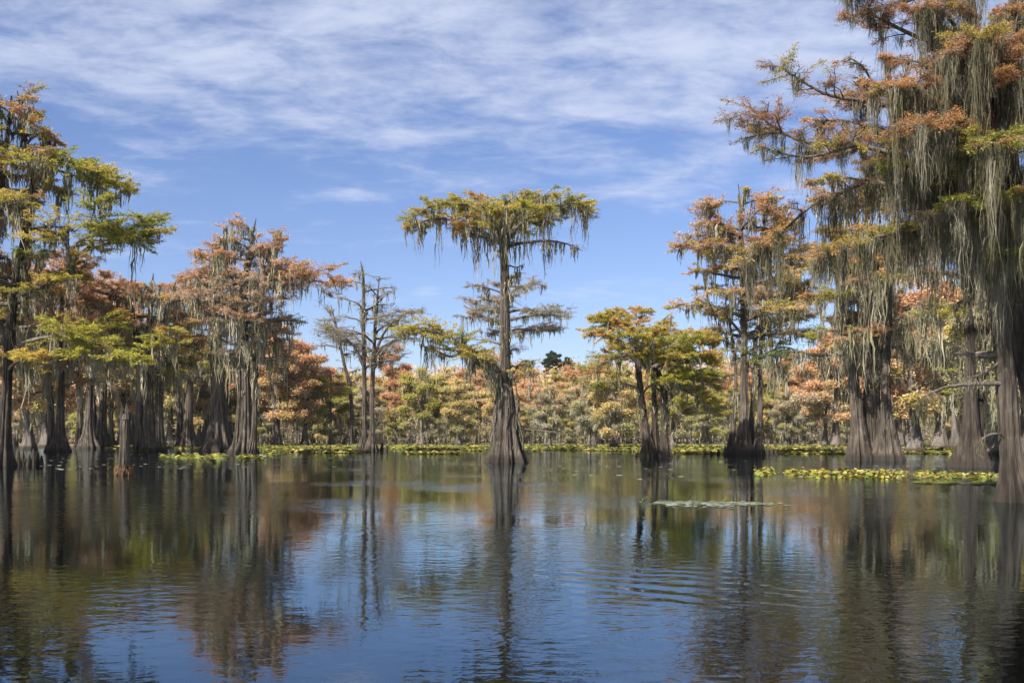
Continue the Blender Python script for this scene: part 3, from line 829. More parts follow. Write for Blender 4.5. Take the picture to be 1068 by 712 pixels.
# low bare boughs
PZ = (['grey'], ['grey'])
t.limb([(1042, 368), (1020, 371), (1000, 368), (988, 370)], 7, dz=.4, pal=PZ, fol=0, mos=.8, sub=.4, n=10, k2=1.5)
t.limb([(1048, 400), (1030, 400), (1005, 401), (985, 404), (970, 410), (962, 414)], 5, dz=-.4, pal=PZ, fol=0, mos=.15, sub=.2, n=12, k2=1.2)
t.limb([(1046, 374), (1034, 384), (1022, 391), (1008, 394)], 3, dz=-.2, pal=PZ, fol=0, mos=.3, sub=.4, n=8, k2=2)
t.limb([(1052, 455), (1040, 452), (1028, 455), (1020, 462)], 2, dz=-.2, pal=PZ, fol=0, mos=.3, sub=.6, n=8, k2=3)
t.auto(12, env_px([(-20, 900, 1190), (-100, 930, 1160), (-180, 970, 1070)], 1056, t.Y), PN, rise=(.05, .3), fol=.5, mos=.3, sub=.6)
t.auto(9, env_px([(250, 1000, 1230), (120, 990, 1240), (0, 990, 1200)], 1090, t.Y), PD, rise=(.05, .3), fol=.6, mos=2.0, sub=.6, stems=[1])
o = t.build('cypress_tree', L, moss_tone=.66, moss_floor=3.5, moss_n=8.0, moss_L=(.25, 2.9), moss_s=17, moss_w=.0095, moss_sp=.065, tufts=3, k2=3, k3_=6, trunk_moss=70, upturn=.1)  # moss_tone darkens this tree's moss colour to stand in for deep shade
tag(o, 'nearest cypress, dark leaning trunk at the right edge under heavy curtains of grey moss', 'tree', HEROES)

# ---- the broken snag
t, L = T(19, '', 130, 495)
t.trunk([(129, 495, 13.5), (129.5, 485, 12.5), (130, 465, 12), (130.5, 445, 12), (131, 434, 11.5)], n=40, sides=40, flute=.12, lobes=7, base_h=.5, rough=.05)
C, rad, kw = t.trunks[0]
root = empty('tree_stump', L)
g = Geo()
fluted(g, C, rad, t.rng, **kw)
g.build('trunk', M_BARK, root)
g = Geo()
rg = R(21)
for k in range(11):
    a = k * 2 * math.pi / 11
    h = rg.uniform(.06, .34) * (2.2 if k in (2, 3, 7) else 1)
    b = C[-1] + [math.cos(a) * rad[-1] * .8, math.sin(a) * rad[-1] * .8, -.12]
    P = np.stack([b, b + [0, 0, h * .5 + .06], b + [rg.normal(0, .02), rg.normal(0, .02), h + .1]])
    tubes(g, resample(P, 5)[None], np.array([[.075, .07, .06, .04, .006]]), 6)
tubes(g, np.stack([C[-1] - [0, 0, .2], C[-1] - [0, 0, .02], C[-1] + [0, 0, .01]])[None], np.array([[rad[-1] * .9, rad[-1] * .85, .01]]), 18)
g.build('splintered_top', M_BARK, root)
g = Geo()
rg = R(22)
a = rg.uniform(0, 6.28, 260)
st = np.stack([np.cos(a) * rad[6] * .98, np.sin(a) * rad[6] * .98, rg.uniform(.1, .42, 260)], 1) + [C[6][0], C[6][1], 0]
leaves(g, rg, st, np.stack([np.cos(a), np.sin(a), -1.5 + 0 * a], 1), .25, .02, np.tile([.16, .10, .06], (260, 1)), droop=.6, spread=.3)
g.build('root_fringe', M_LEAF, root, smooth=False)
tag(root, 'short broken grey snag standing alone in the water with a brown fringe at its foot', 'tree stump')


# ------------------------------------------------------------------ trees behind: a few grown once, then copied
def grow_proto(seed, H, pal, spread, stems, fol, mos, leaf, n=16, lowest=.35, base_w=.9):
    rng = R(seed)
    t = Tree(seed, 100., (0, 0, 0), leaf=leaf, lpt=10, twig=False, wood_sides=4)
    t.jit, t.blend = .30, .5
    for k in range(stems):
        x, y = (rng.uniform(-.9, .9), rng.uniform(-.9, .9)) if stems > 1 else (0, 0)
        hh = H * (1 if k == 0 else rng.uniform(.6, .9))
        lx, ly = rng.normal(0, .05, 2) * hh
        w = base_w * (1 if k == 0 else .7)
        t.trunk_m([(x, y, -.5, w), (x, y, .2, w * .9), (x, y, 1.4, w * .55), (x + lx * .2, y + ly * .2, hh * .25, w * .33),
                   (x + lx * .6, y + ly * .6, hh * .6, w * .22), (x + lx, y + ly, hh, .04)], n=26, sides=18, flute=.3, lobes=6, base_h=1.5)
    env = [(H * lowest, spread * .65, spread * .65), (H * .6, spread, spread), (H * .85, spread * .85, spread * .85), (H, spread * .35, spread * .35)]
    t.auto(n, env, pal, rise=(.05, .3), fol=fol, mos=mos)
    return t


def copy_tree(o, loc, rz, sc):
    r = o.copy()
    COL.objects.link(r)
    r.location, r.rotation_euler, r.scale = loc, (0, 0, rz), sc
    for ch in o.children:
        c = ch.copy()
        COL.objects.link(c)
        c.parent = r
    return r


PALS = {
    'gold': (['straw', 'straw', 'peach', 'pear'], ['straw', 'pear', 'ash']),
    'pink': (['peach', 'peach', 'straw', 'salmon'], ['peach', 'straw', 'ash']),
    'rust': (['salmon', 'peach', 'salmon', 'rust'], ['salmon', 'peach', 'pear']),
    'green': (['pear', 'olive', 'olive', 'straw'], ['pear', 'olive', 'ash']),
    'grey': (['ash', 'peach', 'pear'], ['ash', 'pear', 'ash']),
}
LAB = {
    'gold': 'golden cypress in the wooded shore behind the lily pads',
    'pink': 'pinkish tan cypress in the wooded shore behind the lily pads',
    'rust': 'rust-red cypress in the wooded shore behind the lily pads',
    'green': 'yellow-green cypress in the wooded shore behind the lily pads',
    'grey': 'half-bare grey cypress in the wooded shore behind the lily pads',
}
protos = {}
for i, (nm, pal) in enumerate(PALS.items()):
    for v in range(2):
        H = 15 + 2 * v
        t = grow_proto(100 + i * 7 + v, H, pal, 4.6 + v * .6, 1 + (v + i) % 3, 1.6 if nm != 'grey' else .9, 1.1 if nm != 'grey' else 2.2, (.36, .17), n=20, lowest=.13 if nm in ('green', 'gold') else .22)
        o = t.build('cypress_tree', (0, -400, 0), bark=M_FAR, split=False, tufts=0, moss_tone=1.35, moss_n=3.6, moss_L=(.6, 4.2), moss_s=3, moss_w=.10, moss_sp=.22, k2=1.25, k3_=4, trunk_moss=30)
        protos.setdefault(nm, []).append(o)
used = set()


def place(nm, X, Y, sc, rz, rng, group, label, z=0):
    o = protos[nm][rng.integers(2)]
    s3 = (sc * rng.uniform(.9, 1.15), sc * rng.uniform(.9, 1.15), sc)
    if o.name not in used:
        used.add(o.name)
        o.location, o.rotation_euler, o.scale = (X, Y, z), (0, 0, rz), s3
    else:
        o = copy_tree(o, (X, Y, z), rz, s3)
    tag(o, label, 'tree', group)
    return o


def hill_z(X, Y):
    s = np.clip((Y - 205) / 130, 0, 1)
    s = s * s * (3 - 2 * s)
    return -.35 + .6 * np.clip((Y - 188) / 6, 0, 1) + s * (11 + 2.5 * np.sin(X * .021 + 1) + 3 * np.exp(-((X - 75) / 40) ** 2))


rng = R(77)
WTS = ['gold', 'gold', 'pink', 'pink', 'green', 'green', 'rust', 'grey']
for row, (Y0, Y1, n, sc) in enumerate(((186, 194, 34, .66), (198, 212, 34, .92), (216, 232, 34, 1.08), (236, 256, 30, 1.14))):
    for k in range(n):
        Y = rng.uniform(Y0, Y1)
        px = -30 + 1130 * (k + rng.uniform(.1, .9)) / n
        X = (px - HX) / F * Y
        if row == 0:
            w = ['green', 'grey', 'gold', 'green', 'gold', 'grey']
        elif px > 740 or px < 300:
            w = ['rust', 'pink', 'rust', 'gold', 'pink', 'green']
        else:
            w = ['gold', 'pink', 'gold', 'green', 'pink', 'rust']
        nm = w[rng.integers(len(w))]
        sk = rng.uniform(.68, 1.14)
        if 545 < px < 625:
            sk = min(sk, .88)
        place(nm, X, Y, sc * sk, rng.uniform(0, 6.28), rng, nm + ' trees of the wooded shore', LAB[nm], z=float(hill_z(X, Y)) - .1)

# middle distance, left and right of the opening
MID = (  # px, base py, height scale, kind, label
    (-20, 472, 1.25, 'rust', 'tall rust cypress cut off by the left edge, behind the large near one'),
    (30, 468, 1.2, 'rust', 'rust cypress in the shade behind the row of knees at the far left'),
    (125, 465.5, 1.3, 'pink', 'pinkish cypress in the gap between the broken snag and the three stout dark stems'),
    (178, 465.5, 1.25, 'gold', 'golden cypress behind the right-hand one of the three stout dark stems'),
    (290, 464.8, 1.15, 'pink', 'pinkish cypress just right of the tallest rust-crowned one, behind green lily pads'),
    (318, 464.6, 1.0, 'rust', 'rust cypress halfway between the tallest rust-crowned one and the grey twin-stemmed one'),
    (48, 466, 1.3, 'rust', 'rust cypress behind the wide rust-red one at the far left'),
    (140, 464.8, 1.2, 'rust', 'distant rust cypress over the top of the broken snag'),
    (212, 465, 1.15, 'pink', 'pinkish cypress behind the left side of the broad flared foot'),
    (240, 464.7, 1.1, 'gold', 'golden cypress in the gap between the two tall rust-crowned trees'),
    (345, 464.5, .85, 'green', 'yellow-green cypress left of the pale leaning stem'),
    (440, 464.5, .9, 'green', 'bushy yellow-green cypress midway between the grey twin-stemmed tree and the lone one'),
    (478, 464.5, .78, 'gold', 'low golden cypress close on the left of the lone flat-topped tree'),
    (572, 466, .62, 'grey', 'small grey mossy cypress close on the right of the lone flat-topped tree'),
    (618, 466.5, .68, 'grey', 'small grey mossy cypress with several stems, first to the left of the gold three-stemmed one'),
    (640, 467, .75, 'gold', 'slim golden cypress just behind the gold three-stemmed one, on its left'),
    (702, 467.5, .8, 'green', 'greenish cypress just behind the gold three-stemmed one, on its right'),
    (820, 465, .62, 'grey', 'small grey cypress hung with moss, right of the ring of stubby knees'),
    (735, 464.6, .62, 'green', 'low yellow-green cypress left of the ring of stubby knees'),
    (955, 471, 1.15, 'rust', 'slender rust cypress just right of the broad three-trunk clump'),
    (985, 468, 1.2, 'pink', 'pinkish cypress behind the dark one with the bell-shaped foot, on its left'),
    (1034, 470, 1.1, 'green', 'greenish cypress between the bell-footed one and the near right trunk'),
    (1046, 474, 1.0, 'grey', 'grey mossy cypress partly hidden by the near right trunk'),
    (1085, 476, 1.1, 'green', 'greenish cypress behind the near right trunk, at the edge of the photo'),
    (868, 466, 1.0, 'pink', 'pinkish cypress behind the left trunk of the broad three-trunk clump'),
    (940, 466, 1.25, 'rust', 'rust-red cypress seen over the right-hand trunk of the broad three-trunk clump'),
    (1010, 465.5, 1.3, 'rust', 'rust-red cypress far behind the bell-footed one'),
    (905, 465.5, 1.2, 'rust', 'rust-red cypress seen between the trunks of the broad three-trunk clump'),
    (1068, 467, 1.3, 'rust', 'rust-red cypress at the right edge, behind the hanging moss'),
)
for px, py, sc, nm, lab in MID:
    Y = dist(py)
    place(nm, (px - HX) / F * Y, Y, sc, rng.uniform(0, 6.28), rng, 'cypresses in the middle distance', lab)

# two pines beyond the shore wood
for px, py, lab in ((577, 367, 'round-headed dark green pine rising over the far orange wood, larger of the two'), (593, 373, 'small dark pine top beside the larger round-headed one over the far wood')):
    Y = 300
    top = U(px, py, Y)
    t = Tree(px, Y, (top[0], 0, 0), leaf=(.6, .13), lpt=60, twig=False)
    zb = float(hill_z(top[0], Y))
    H = top[2]
    t.trunk_m([(0, 0, zb - 1, .35), (0, 0, (zb + H) / 2, .28), (0, 0, H - .3, .05)], n=12, sides=10, flute=.02)
    k_ = 1 if px < 585 else .6
    t.auto(26, [(H - 7, 2.0 * k_, 1.6 * k_), (H - 4.5, 2.9 * k_, 2.4 * k_), (H - 2, 2.6 * k_, 2.9 * k_), (H - .8, 1.9 * k_, 1.5 * k_), (H, .6, .4)], (['pine', 'dark', 'pine'], ['pine']), rise=(.1, .3), fol=1.6)
    o = t.build('pine_tree', (top[0], Y, 0), bark=M_FAR, split=False, moss_n=0, k2=1.6, k3_=5)
    tag(o, lab, 'tree', 'pines beyond the wood')

# the far hillside wood that reads as one mass
g = Geo()
rg = R(300)
n = 2300
Y = rg.uniform(235, 335, n)
X = rg.uniform(-.6, .6, n) * Y
zb = hill_z(X, Y)
hh = rg.uniform(8.5, 13.5, n)
pk = np.array([PG[k] for k in ('peach', 'salmon', 'straw', 'salmon', 'peach', 'straw', 'pear', 'peach')])
cc = pk[rg.integers(0, len(pk), n)] * rg.uniform(.8, 1.15, (n, 1))
per = 64
ii = np.repeat(np.arange(n), per)
q = norm(rg.normal(0, 1, (len(ii), 3))) * rg.random((len(ii), 1)) ** .4
p = np.stack([X[ii] + q[:, 0] * 3.2, Y[ii] + q[:, 1] * 3.2, zb[ii] + hh[ii] * .72 + q[:, 2] * hh[ii] * .3], 1)
leaves(g, rg, p, q, .8, .22, cc[ii] * rg.uniform(.7, 1.3, (len(ii), 1)))
P = np.stack([np.stack([X, Y, zb - .5], 1), np.stack([X + rg.normal(0, .3, n), Y, zb + hh * .9], 1)], 1)
tubes(g, P, np.tile([[.2, .08]], (n, 1)), 4, np.tile([.14, .12, .11], (n, 1)))
tag(g.build('far_forest', M_LEAF, smooth=False), 'distant orange and golden wood rising behind the shore trees', 'forest', kind='stuff')

# thicket of thin grey stems along the shore
g = Geo()
rg = R(301)
n = 2600
Y = rg.uniform(188, 232, n)
X = rg.uniform(-.58, .58, n) * Y
h = rg.uniform(2.0, 8.5, n)
zb = hill_z(X, Y) - .2
lean = rg.normal(0, .07, (n, 2))
P = np.stack([np.stack([X + lean[:, 0] * h * k, Y + lean[:, 1] * h * k, zb + h * k], 1) for k in (0, .5, 1)], 1)
tubes(g, P, np.stack([rg.uniform(.05, .16, n), np.full(n, .06), np.full(n, .02)], 1), 4, np.tile([.15, .135, .12], (n, 1)) * rg.uniform(.5, 1.2, (n, 1)))
ii = np.repeat(np.arange(n), 44)
p, _ = at_t(P, ii, rg.random(len(ii)) ** .7)
pk = np.array([PG['ash'], PG['tan'], PG['pear'], PG['straw'], PG['grey'], PG['ash']])
leaves(g, rg, p + rg.normal(0, .45, p.shape), rg.normal(0, 1, p.shape), .45, .07, pk[rg.integers(0, 6, n)][ii], droop=.7)
tag(g.build('undergrowth', M_LEAF, smooth=False), 'grey-brown thicket of thin stems along the far shore', 'undergrowth', kind='stuff')


# ------------------------------------------------------------------ water leaves
def wob(X, Y, s, seed):
    r = R(seed)
    v = 0
    for k in range(6):
        a = r.uniform(0, 6.28)
        f = s * r.uniform(.6, 2.2)
        v = v + np.sin((X * math.cos(a) + Y * math.sin(a) * .7) * f + r.uniform(0, 6.28))
    return v / 6


def pads(geo, rg, X, Y, rad, z, tilt, cols):
    n = len(X)
    th = np.arange(6) * np.pi / 3
    ph = rg.uniform(0, 6.28, n)[:, None] + th[None]
    rr = rad[:, None] * rg.uniform(.8, 1.15, (n, 6))
    nx, ny = rg.normal(0, 1, n) * tilt, rg.normal(0, 1, n) * tilt
    x, y = np.cos(ph) * rr, np.sin(ph) * rr
    zz = z[:, None] + x * nx[:, None] + y * ny[:, None]
    zz = np.maximum(zz, .006)
    V = np.stack([X[:, None] + x, Y[:, None] + y, zz], -1)
    b = (np.arange(n) * 6)[:, None]
    Q = np.stack([b + [0, 1, 2, 3], b + [0, 3, 4, 5]], 1)
    geo.add(V, Q, np.repeat(cols[:, None, :], 6, 1))


LILY = np.array([(.30, .33, .05), (.24, .30, .06), (.38, .36, .09), (.16, .22, .05), (.46, .41, .14), (.30, .26, .08)])
LOTUS = np.array([(.52, .40, .06), (.58, .45, .10), (.42, .38, .06), (.30, .32, .07), (.62, .52, .20), (.40, .26, .07), (.24, .27, .06)])

rg = R(400)
g = Geo()
n = 170000
Y = 1 / rg.uniform(1 / 196, 1 / 80, n)
X = rg.uniform(-.56, .56, n) * Y
px = HX + X / Y * F
m = wob(X, Y, .09, 1) + wob(X, Y, .35, 2) * .6
far = np.clip((Y - 112) / 30, 0, 1)
near_ok = ((px > 275) & (px < 505)) | ((px > 555) & (px < 760)) | ((px > 800) & (px < 880)) | ((px > 935) & (px < 1000))
keep = (m + far * 1.1 + np.where(near_ok, .30, -.35) + np.where(px < 110, -.9, 0) > .25) & (Y > 84)
keep &= ~((np.abs(px - 420) < 60) & (Y > 95) & (Y < 112))
X, Y = X[keep], Y[keep]
k = len(X)
pads(g, rg, X, Y, rg.uniform(.10, .26, k), np.abs(rg.normal(0, .09, k)) + .01, np.where(rg.random(k) < .6, .26, .04), LILY[rg.integers(0, 6, k)] * [.95, .86, 1] * rg.uniform(.32, .68, (k, 1)))
tag(g.build('lily_pads', M_PAD, smooth=False), 'wide bright green mat of lily pads in front of the far shore', 'lily pads', kind='stuff')


def lotus(name, label, n, fx, r, zr, tilt, pal, seed, kindlab='lily pads'):
    rg = R(seed)
    px, py = fx(rg, n)
    Y = CAM * F / (py - HY)
    X = (px - HX) / F * Y
    g = Geo()
    pads(g, rg, X, Y, rg.uniform(r[0], r[1], n), rg.uniform(zr[0], zr[1], n), np.where(rg.random(n) < .7, tilt, tilt * .15), pal[rg.integers(0, len(pal), n)] * rg.uniform(.4, .85, (n, 1)) * [.88, .92, 1.05] * .66)
    return tag(g.build(name, M_PAD, smooth=False), label, kindlab, kind='stuff')


def strip(x0, x1, ya, yb, th, dens=None):
    def f(rg, n):
        x = rg.uniform(x0, x1, n * 4)
        t = (x - x0) / (x1 - x0)
        y = ya + (yb - ya) * t + rg.normal(0, th, n * 4)
        w = (np.sin(x * .09 + 1) + np.sin(x * .23) + np.sin(x * .041 + 2)) / 3 + .22 + rg.normal(0, .3, n * 4)
        edge = np.minimum(t, 1 - t) * 6
        kp = np.flatnonzero((w > 0) & (rg.random(n * 4) < edge + .15))[:n]
        kp = kp if len(kp) == n else rg.choice(kp, n)
        return x[kp], y[kp]
    return f


o = lotus('lotus_leaves', 'long strip of yellowing lotus leaves on the water before the broad three-trunk clump', 1700, strip(786, 948, 493, 496, 1.8), (.04, .10), (.01, .10), .4, LOTUS, 5)
lotus('lotus_leaves', 'short thin strip of yellow lotus leaves between the broad clump and the near right trunk', 560, strip(938, 1040, 495, 497, 1.5), (.04, .10), (.01, .09), .4, LOTUS, 6)
lotus('lily_pads', 'flat pale green streak of pads just left of the near right trunk', 260, strip(940, 1046, 502, 505, .9), (.06, .16), (.006, .02), .03, LILY, 7)
lotus('lily_pads', 'patch of yellow-green pads in front of the two rust-crowned trees left of the middle', 520, strip(166, 276, 476.5, 477, 1.2), (.10, .22), (.01, .12), .3, np.vstack([LOTUS, LILY]), 8)
o = lotus('lily_pads', 'flat whitish raft of small floating pads and sticks on the open water right of the middle', 430, strip(668, 822, 524, 526, .9), (.03, .09), (.006, .015), .02, np.array([(.42, .44, .30), (.34, .37, .2), (.5, .5, .4), (.26, .30, .13)]), 9)
lotus('lily_pads', 'denser pale part of the floating raft right of the middle', 260, strip(690, 768, 525.5, 526.5, 1.3), (.02, .09), (.006, .02), .05, np.array([(.42, .44, .30), (.34, .37, .2), (.5, .5, .42)]), 10)
# loose single pads scattered over the open water, too many and too small to count
rg = R(11)
n = 130
px = np.concatenate([rg.uniform(40, 200, 50), rg.uniform(560, 1000, 50), rg.uniform(180, 700, 30)])
py = np.concatenate([rg.uniform(473, 490, 50), rg.uniform(477, 500, 50), rg.uniform(476, 490, 30)])
Y = CAM * F / (py - HY)
g = Geo()
pads(g, rg, (px - HX) / F * Y, Y, rg.uniform(.05, .15, n), np.full(n, .008), .01, np.array([(.5, .5, .4), (.36, .4, .2), (.45, .42, .3)])[rg.integers(0, 3, n)])
tag(g.build('floating_leaves', M_PAD, smooth=False), 'loose pale leaves scattered over the open water', 'floating leaves', kind='stuff')
# twigs and a sprig standing in the raft
for pts, r, lab in (([(716, 524), (719, 519), (722, 513)], .010, 'thin bare twig sticking up from the pale floating raft'),
                    ([(751, 524), (755, 521), (760, 518)], .006, 'short green sprig at the right half of the pale floating raft'),
                    ([(669, 526), (670, 521), (669, 517)], .008, 'small green sprig at the left tip of the pale floating raft')):
    Y = 21.5
    P = np.array([U(a, b, Y) for a, b in pts])
    P[0, 2] = -.02
    g = Geo()
    tc_ = [[.10, .15, .03]]
    tubes(g, resample(P, 6)[None], (np.linspace(1, .4, 6) * r)[None], 6, tc_)
    tubes(g, resample(np.stack([P[1], P[1] + [.05, .02, .05], P[1] + [.11, .02, .06]]), 6)[None], (np.linspace(.7, .25, 6) * r)[None], 5, tc_)
    tag(g.build('twig', M_TWIG if 'bare' in lab else M_PAD), lab, 'twig')

# ------------------------------------------------------------------ water and ground
def sheet(name, X, Y, Z, mat, kind='structure'):
    ny, nx = X.shape
    i = np.arange(ny - 1)[:, None] * nx
    j = np.arange(nx - 1)[None]
    g = Geo()
    g.add(np.stack([X, Y, Z], -1), np.stack([i + j, i + j + 1, i + nx + j + 1, i + nx + j], -1))
    o = g.build(name, mat)
    o['kind'] = kind
    return o


m = bpy.data.materials.new('tannin_water')
nt, N = nodes(m)
Lk = nt.links.new
out = N('ShaderNodeOutputMaterial')
b = N('ShaderNodeBsdfDiffuse')
b.inputs[0].default_value = (.0008, .0006, .0003, 1)
gl_ = N('ShaderNodeBsdfGlossy')
gl_.inputs['Color'].default_value = (.80, .93, 1, 1)
gl_.inputs['Roughness'].default_value = .03
fr = N('ShaderNodeFresnel')
fr.inputs[0].default_value = 2.1
wmx = N('ShaderNodeMixShader')
Lk(fr.outputs[0], wmx.inputs[0])
Lk(b.outputs[0], wmx.inputs[1])
Lk(gl_.outputs[0], wmx.inputs[2])
tc = N('ShaderNodeNewGeometry')


def wnoise(scale, detail, sy=1., rot=0.):
    mp = N('ShaderNodeMapping')
    mp.inputs['Scale'].default_value = (scale, scale * sy, scale)
    mp.inputs['Rotation'].default_value = (0, 0, rot)
    Lk(tc.outputs['Position'], mp.inputs[0])
    n = N('ShaderNodeTexNoise')
    n.inputs['Scale'].default_value = 1
    n.inputs['Detail'].default_value = detail
    n.inputs['Roughness'].default_value = .5
    Lk(mp.outputs[0], n.inputs[0])
    return n.outputs[0]


def math_(op, a, c, d=None):
    n = N('ShaderNodeMath', operation=op)
    for i, v in enumerate((a, c, d)):
        if v is None:
            continue
        if isinstance(v, (int, float)):
            n.inputs[i].default_value = v
        else:
            Lk(v, n.inputs[i])
    return n.outputs[0]


def maprange(v, a, c, d, e):
    n = N('ShaderNodeMapRange', interpolation_type='SMOOTHSTEP')
    Lk(v, n.inputs[0])
    for i, x in enumerate((a, c, d, e)):
        n.inputs[i + 1].default_value = x
    return n.outputs[0]


fine = wnoise(4.2, 3, 1.3, .2)
mid_ = wnoise(.9, 2, 1.4, -.15)
patch = maprange(wnoise(.16, 2, .8), .40, .66, .15, 1.0)          # gusts: calm and ruffled areas
h1 = math_('MULTIPLY', fine, patch)
h1 = math_('MULTIPLY', h1, .0098)
h2 = math_('MULTIPLY', math_('MULTIPLY', mid_, patch), .0075)
# a boat's fading wake: rings from a point off to the side
sp = N('ShaderNodeVectorMath', operation='DISTANCE')
sp.inputs[1].default_value = (-3.5, 1.0, 0)
Lk(tc.outputs['Position'], sp.inputs[0])
dd = math_('ADD', sp.outputs['Value'], math_('MULTIPLY', wnoise(.5, 2), .9))
ring = math_('SINE', math_('MULTIPLY', dd, 15.0), 0)
msk = math_('MULTIPLY', maprange(dd, 8.6, 9.7, 0, 1), maprange(dd, 10.6, 12.4, 1, 0))
sxyz = N('ShaderNodeSeparateXYZ')
Lk(tc.outputs['Position'], sxyz.inputs[0])
msk = math_('MULTIPLY', msk, math_('MULTIPLY', maprange(sxyz.outputs[0], -.2, .8, 0, 1), maprange(sxyz.outputs[0], 1.7, 2.9, 1, 0)))
msk = math_('MULTIPLY', msk, maprange(wnoise(.75, 3, 1., .6), .36, .62, .1, 1.15))
h3 = math_('MULTIPLY', math_('MULTIPLY', ring, msk), .0026)
hs = math_('ADD', math_('ADD', h1, h2), h3)
bp = N('ShaderNodeBump')
bp.inputs['Strength'].default_value = 1
bp.inputs['Distance'].default_value = 1
Lk(hs, bp.inputs['Height'])
Lk(bp.outputs[0], gl_.inputs['Normal'])
Lk(bp.outputs[0], fr.inputs['Normal'])
Lk(wmx.outputs[0], out.inputs[0])
xs, ys = np.meshgrid(np.linspace(-300, 300, 40), np.linspace(-30, 200, 40))
sheet('water', xs, ys, xs * 0, m)

mg = bpy.data.materials.new('swamp_soil')
nt, N = nodes(mg)
out = N('ShaderNodeOutputMaterial')
b = N('ShaderNodeBsdfPrincipled')
b.inputs['Roughness'].default_value = .95
n1 = N('ShaderNodeTexNoise')
n1.inputs['Scale'].default_value = .6
n1.inputs['Detail'].default_value = 8
tc2 = N('ShaderNodeNewGeometry')
nt.links.new(tc2.outputs['Position'], n1.inputs[0])
cr = N('ShaderNodeValToRGB')
cr.color_ramp.elements[0].color = (.05, .04, .025, 1)
cr.color_ramp.elements[1].color = (.15, .11, .06, 1)
nt.links.new(n1.outputs[0], cr.inputs[0])
nt.links.new(cr.outputs[0], b.inputs['Base Color'])
nt.links.new(b.outputs[0], out.inputs[0])
xs, ys = np.meshgrid(np.linspace(-300, 300, 60), np.linspace(186, 345, 60))
sheet('ground', xs, ys, hill_z(xs, ys), mg)

# ------------------------------------------------------------------ the air
mh = bpy.data.materials.new('autumn_air')
nt, N = nodes(mh)
out = N('ShaderNodeOutputMaterial')
pv = N('ShaderNodeVolumePrincipled')
pv.inputs['Color'].default_value = (1, .96, .90, 1)
pv.inputs['Density'].default_value = .00005
nt.links.new(pv.outputs[0], out.inputs[1])
g = Geo()
hx, hy0, hy1, hz0, hz1 = 310, -60, 352, -2.2, 46
bx = np.array([(x, y, z) for z in (hz0, hz1) for y in (hy0, hy1) for x in (-hx, hx)], float)
g.add(bx, [(0, 2, 3, 1), (4, 5, 7, 6), (0, 1, 5, 4), (2, 6, 7, 3), (0, 4, 6, 2), (1, 3, 7, 5)])
tag(g.build('haze', mh, smooth=False), 'thin pale autumn haze over the swamp', 'haze', kind='stuff')

# ------------------------------------------------------------------ sky, sun, camera
SUN_EL, SUN_AZ = 44., 217.       # azimuth clockwise from +Y (away from the camera)
w = bpy.data.worlds.new('World')
scene.world = w
w.use_nodes = True
nt = w.node_tree
nt.nodes.clear()
N = lambda t, **k: [n := nt.nodes.new(t), [setattr(n, a, c) for a, c in k.items()]][0]
Lk = nt.links.new
out = N('ShaderNodeOutputWorld')
bg = N('ShaderNodeBackground')
bg.inputs[1].default_value = .052
sky = N('ShaderNodeTexSky', sky_type='NISHITA')
sky.sun_disc = False
sky.sun_elevation = math.radians(SUN_EL)
sky.sun_rotation = math.radians(SUN_AZ)
sky.air_density, sky.dust_density, sky.ozone_density = 1.0, .4, 2.0
tc = N('ShaderNodeTexCoord')
sx = N('ShaderNodeSeparateXYZ')
Lk(tc.outputs['Generated'], sx.inputs[0])


def mth(op, a, c=0.):
    n = N('ShaderNodeMath', operation=op)
    for i, v in enumerate((a, c)):
        if isinstance(v, (int, float)):
            n.inputs[i].default_value = v
        else:
            Lk(v, n.inputs[i])
    return n.outputs[0]


zz = mth('ADD', mth('MAXIMUM', sx.outputs[2], 0.), .09)
cx = N('ShaderNodeCombineXYZ')
Lk(mth('DIVIDE', sx.outputs[0], zz), cx.inputs[0])
Lk(mth('DIVIDE', sx.outputs[1], zz), cx.inputs[1])
cl = N('ShaderNodeTexNoise')
cl.inputs['Scale'].default_value = 1.9
cl.inputs['Detail'].default_value = 9
cl.inputs['Roughness'].default_value = .64
cl.inputs['Distortion'].default_value = .25
mpc = N('ShaderNodeMapping')
mpc.inputs['Location'].default_value = (3.1, 1.7, 0)
mpc.inputs['Scale'].default_value = (.8, 1.15, 1)
Lk(cx.outputs[0], mpc.inputs[0])
Lk(mpc.outputs[0], cl.inputs[0])
cl2 = N('ShaderNodeTexNoise')
cl2.inputs['Scale'].default_value = 7.5
cl2.inputs['Detail'].default_value = 8
cl2.inputs['Roughness'].default_value = .62
cl2.inputs['Distortion'].default_value = .4
Lk(mpc.outputs[0], cl2.inputs[0])
el = N('ShaderNodeMapRange', interpolation_type='SMOOTHSTEP')
Lk(sx.outputs[2], el.inputs[0])
el.inputs[1].default_value, el.inputs[2].default_value = .18, .37
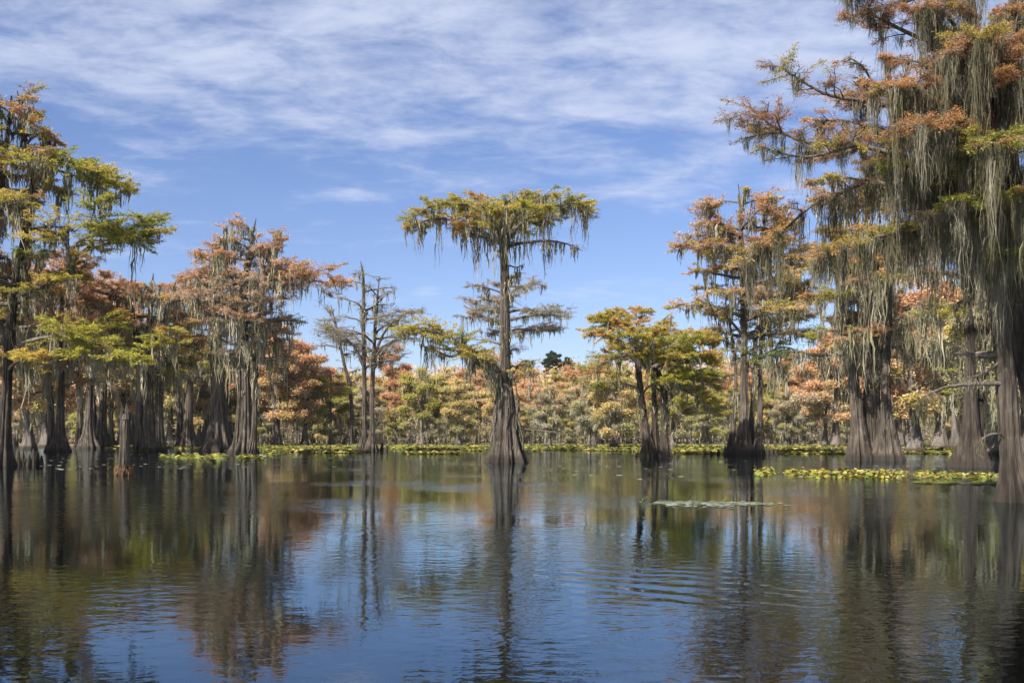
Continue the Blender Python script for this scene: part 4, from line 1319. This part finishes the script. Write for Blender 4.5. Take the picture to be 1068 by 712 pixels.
el.inputs[3].default_value, el.inputs[4].default_value = -.06, .13
dens = mth('ADD', mth('ADD', mth('MULTIPLY', cl.outputs[0], .68), mth('MULTIPLY', cl2.outputs[0], .32)), el.outputs[0])
mr = N('ShaderNodeMapRange', interpolation_type='SMOOTHSTEP')
Lk(dens, mr.inputs[0])
mr.inputs[1].default_value, mr.inputs[2].default_value = .455, .745
mr.inputs[3].default_value, mr.inputs[4].default_value = 0, .82
tint = N('ShaderNodeMix', data_type='RGBA', blend_type='MULTIPLY')
tint.inputs[0].default_value = 1
Lk(sky.outputs[0], tint.inputs[6])
tint.inputs[7].default_value = (.66, .68, .86, 1)
mx = N('ShaderNodeMix', data_type='RGBA')
Lk(mr.outputs[0], mx.inputs[0])
Lk(tint.outputs[2], mx.inputs[6])
mx.inputs[7].default_value = (4.3, 4.7, 5.8, 1)
Lk(mx.outputs[2], bg.inputs[0])
Lk(bg.outputs[0], out.inputs[0])

sl = bpy.data.lights.new('sun', 'SUN')
sl.energy = 5
sl.angle = math.radians(.5)
sl.color = (1, .95, .86)
so = bpy.data.objects.new('sun', sl)
COL.objects.link(so)
from mathutils import Vector
az, el_ = math.radians(SUN_AZ), math.radians(SUN_EL)
dirv = Vector((math.sin(az) * math.cos(el_), math.cos(az) * math.cos(el_), math.sin(el_)))
so.rotation_euler = dirv.to_track_quat('Z', 'Y').to_euler()

cam = bpy.data.cameras.new('camera')
cam.lens = 36 * F / 1068
cam.sensor_width = 36
cam.shift_y = (HY - 356) / 1068
cam.clip_end = 6000
co = bpy.data.objects.new('camera', cam)
co.location = (0, 0, CAM)
co.rotation_euler = (math.pi / 2, 0, 0)
COL.objects.link(co)
scene.camera = co

scene.view_settings.view_transform = 'Standard'
scene.view_settings.look = 'None'
scene.view_settings.gamma = 1
scene.view_settings.exposure = 1.7
scene.render.engine = 'CYCLES'
cy = scene.cycles
cy.use_denoising = True
cy.max_bounces = 6
cy.diffuse_bounces = 3
cy.glossy_bounces = 3
cy.transmission_bounces = 3
cy.sample_clamp_indirect = 6
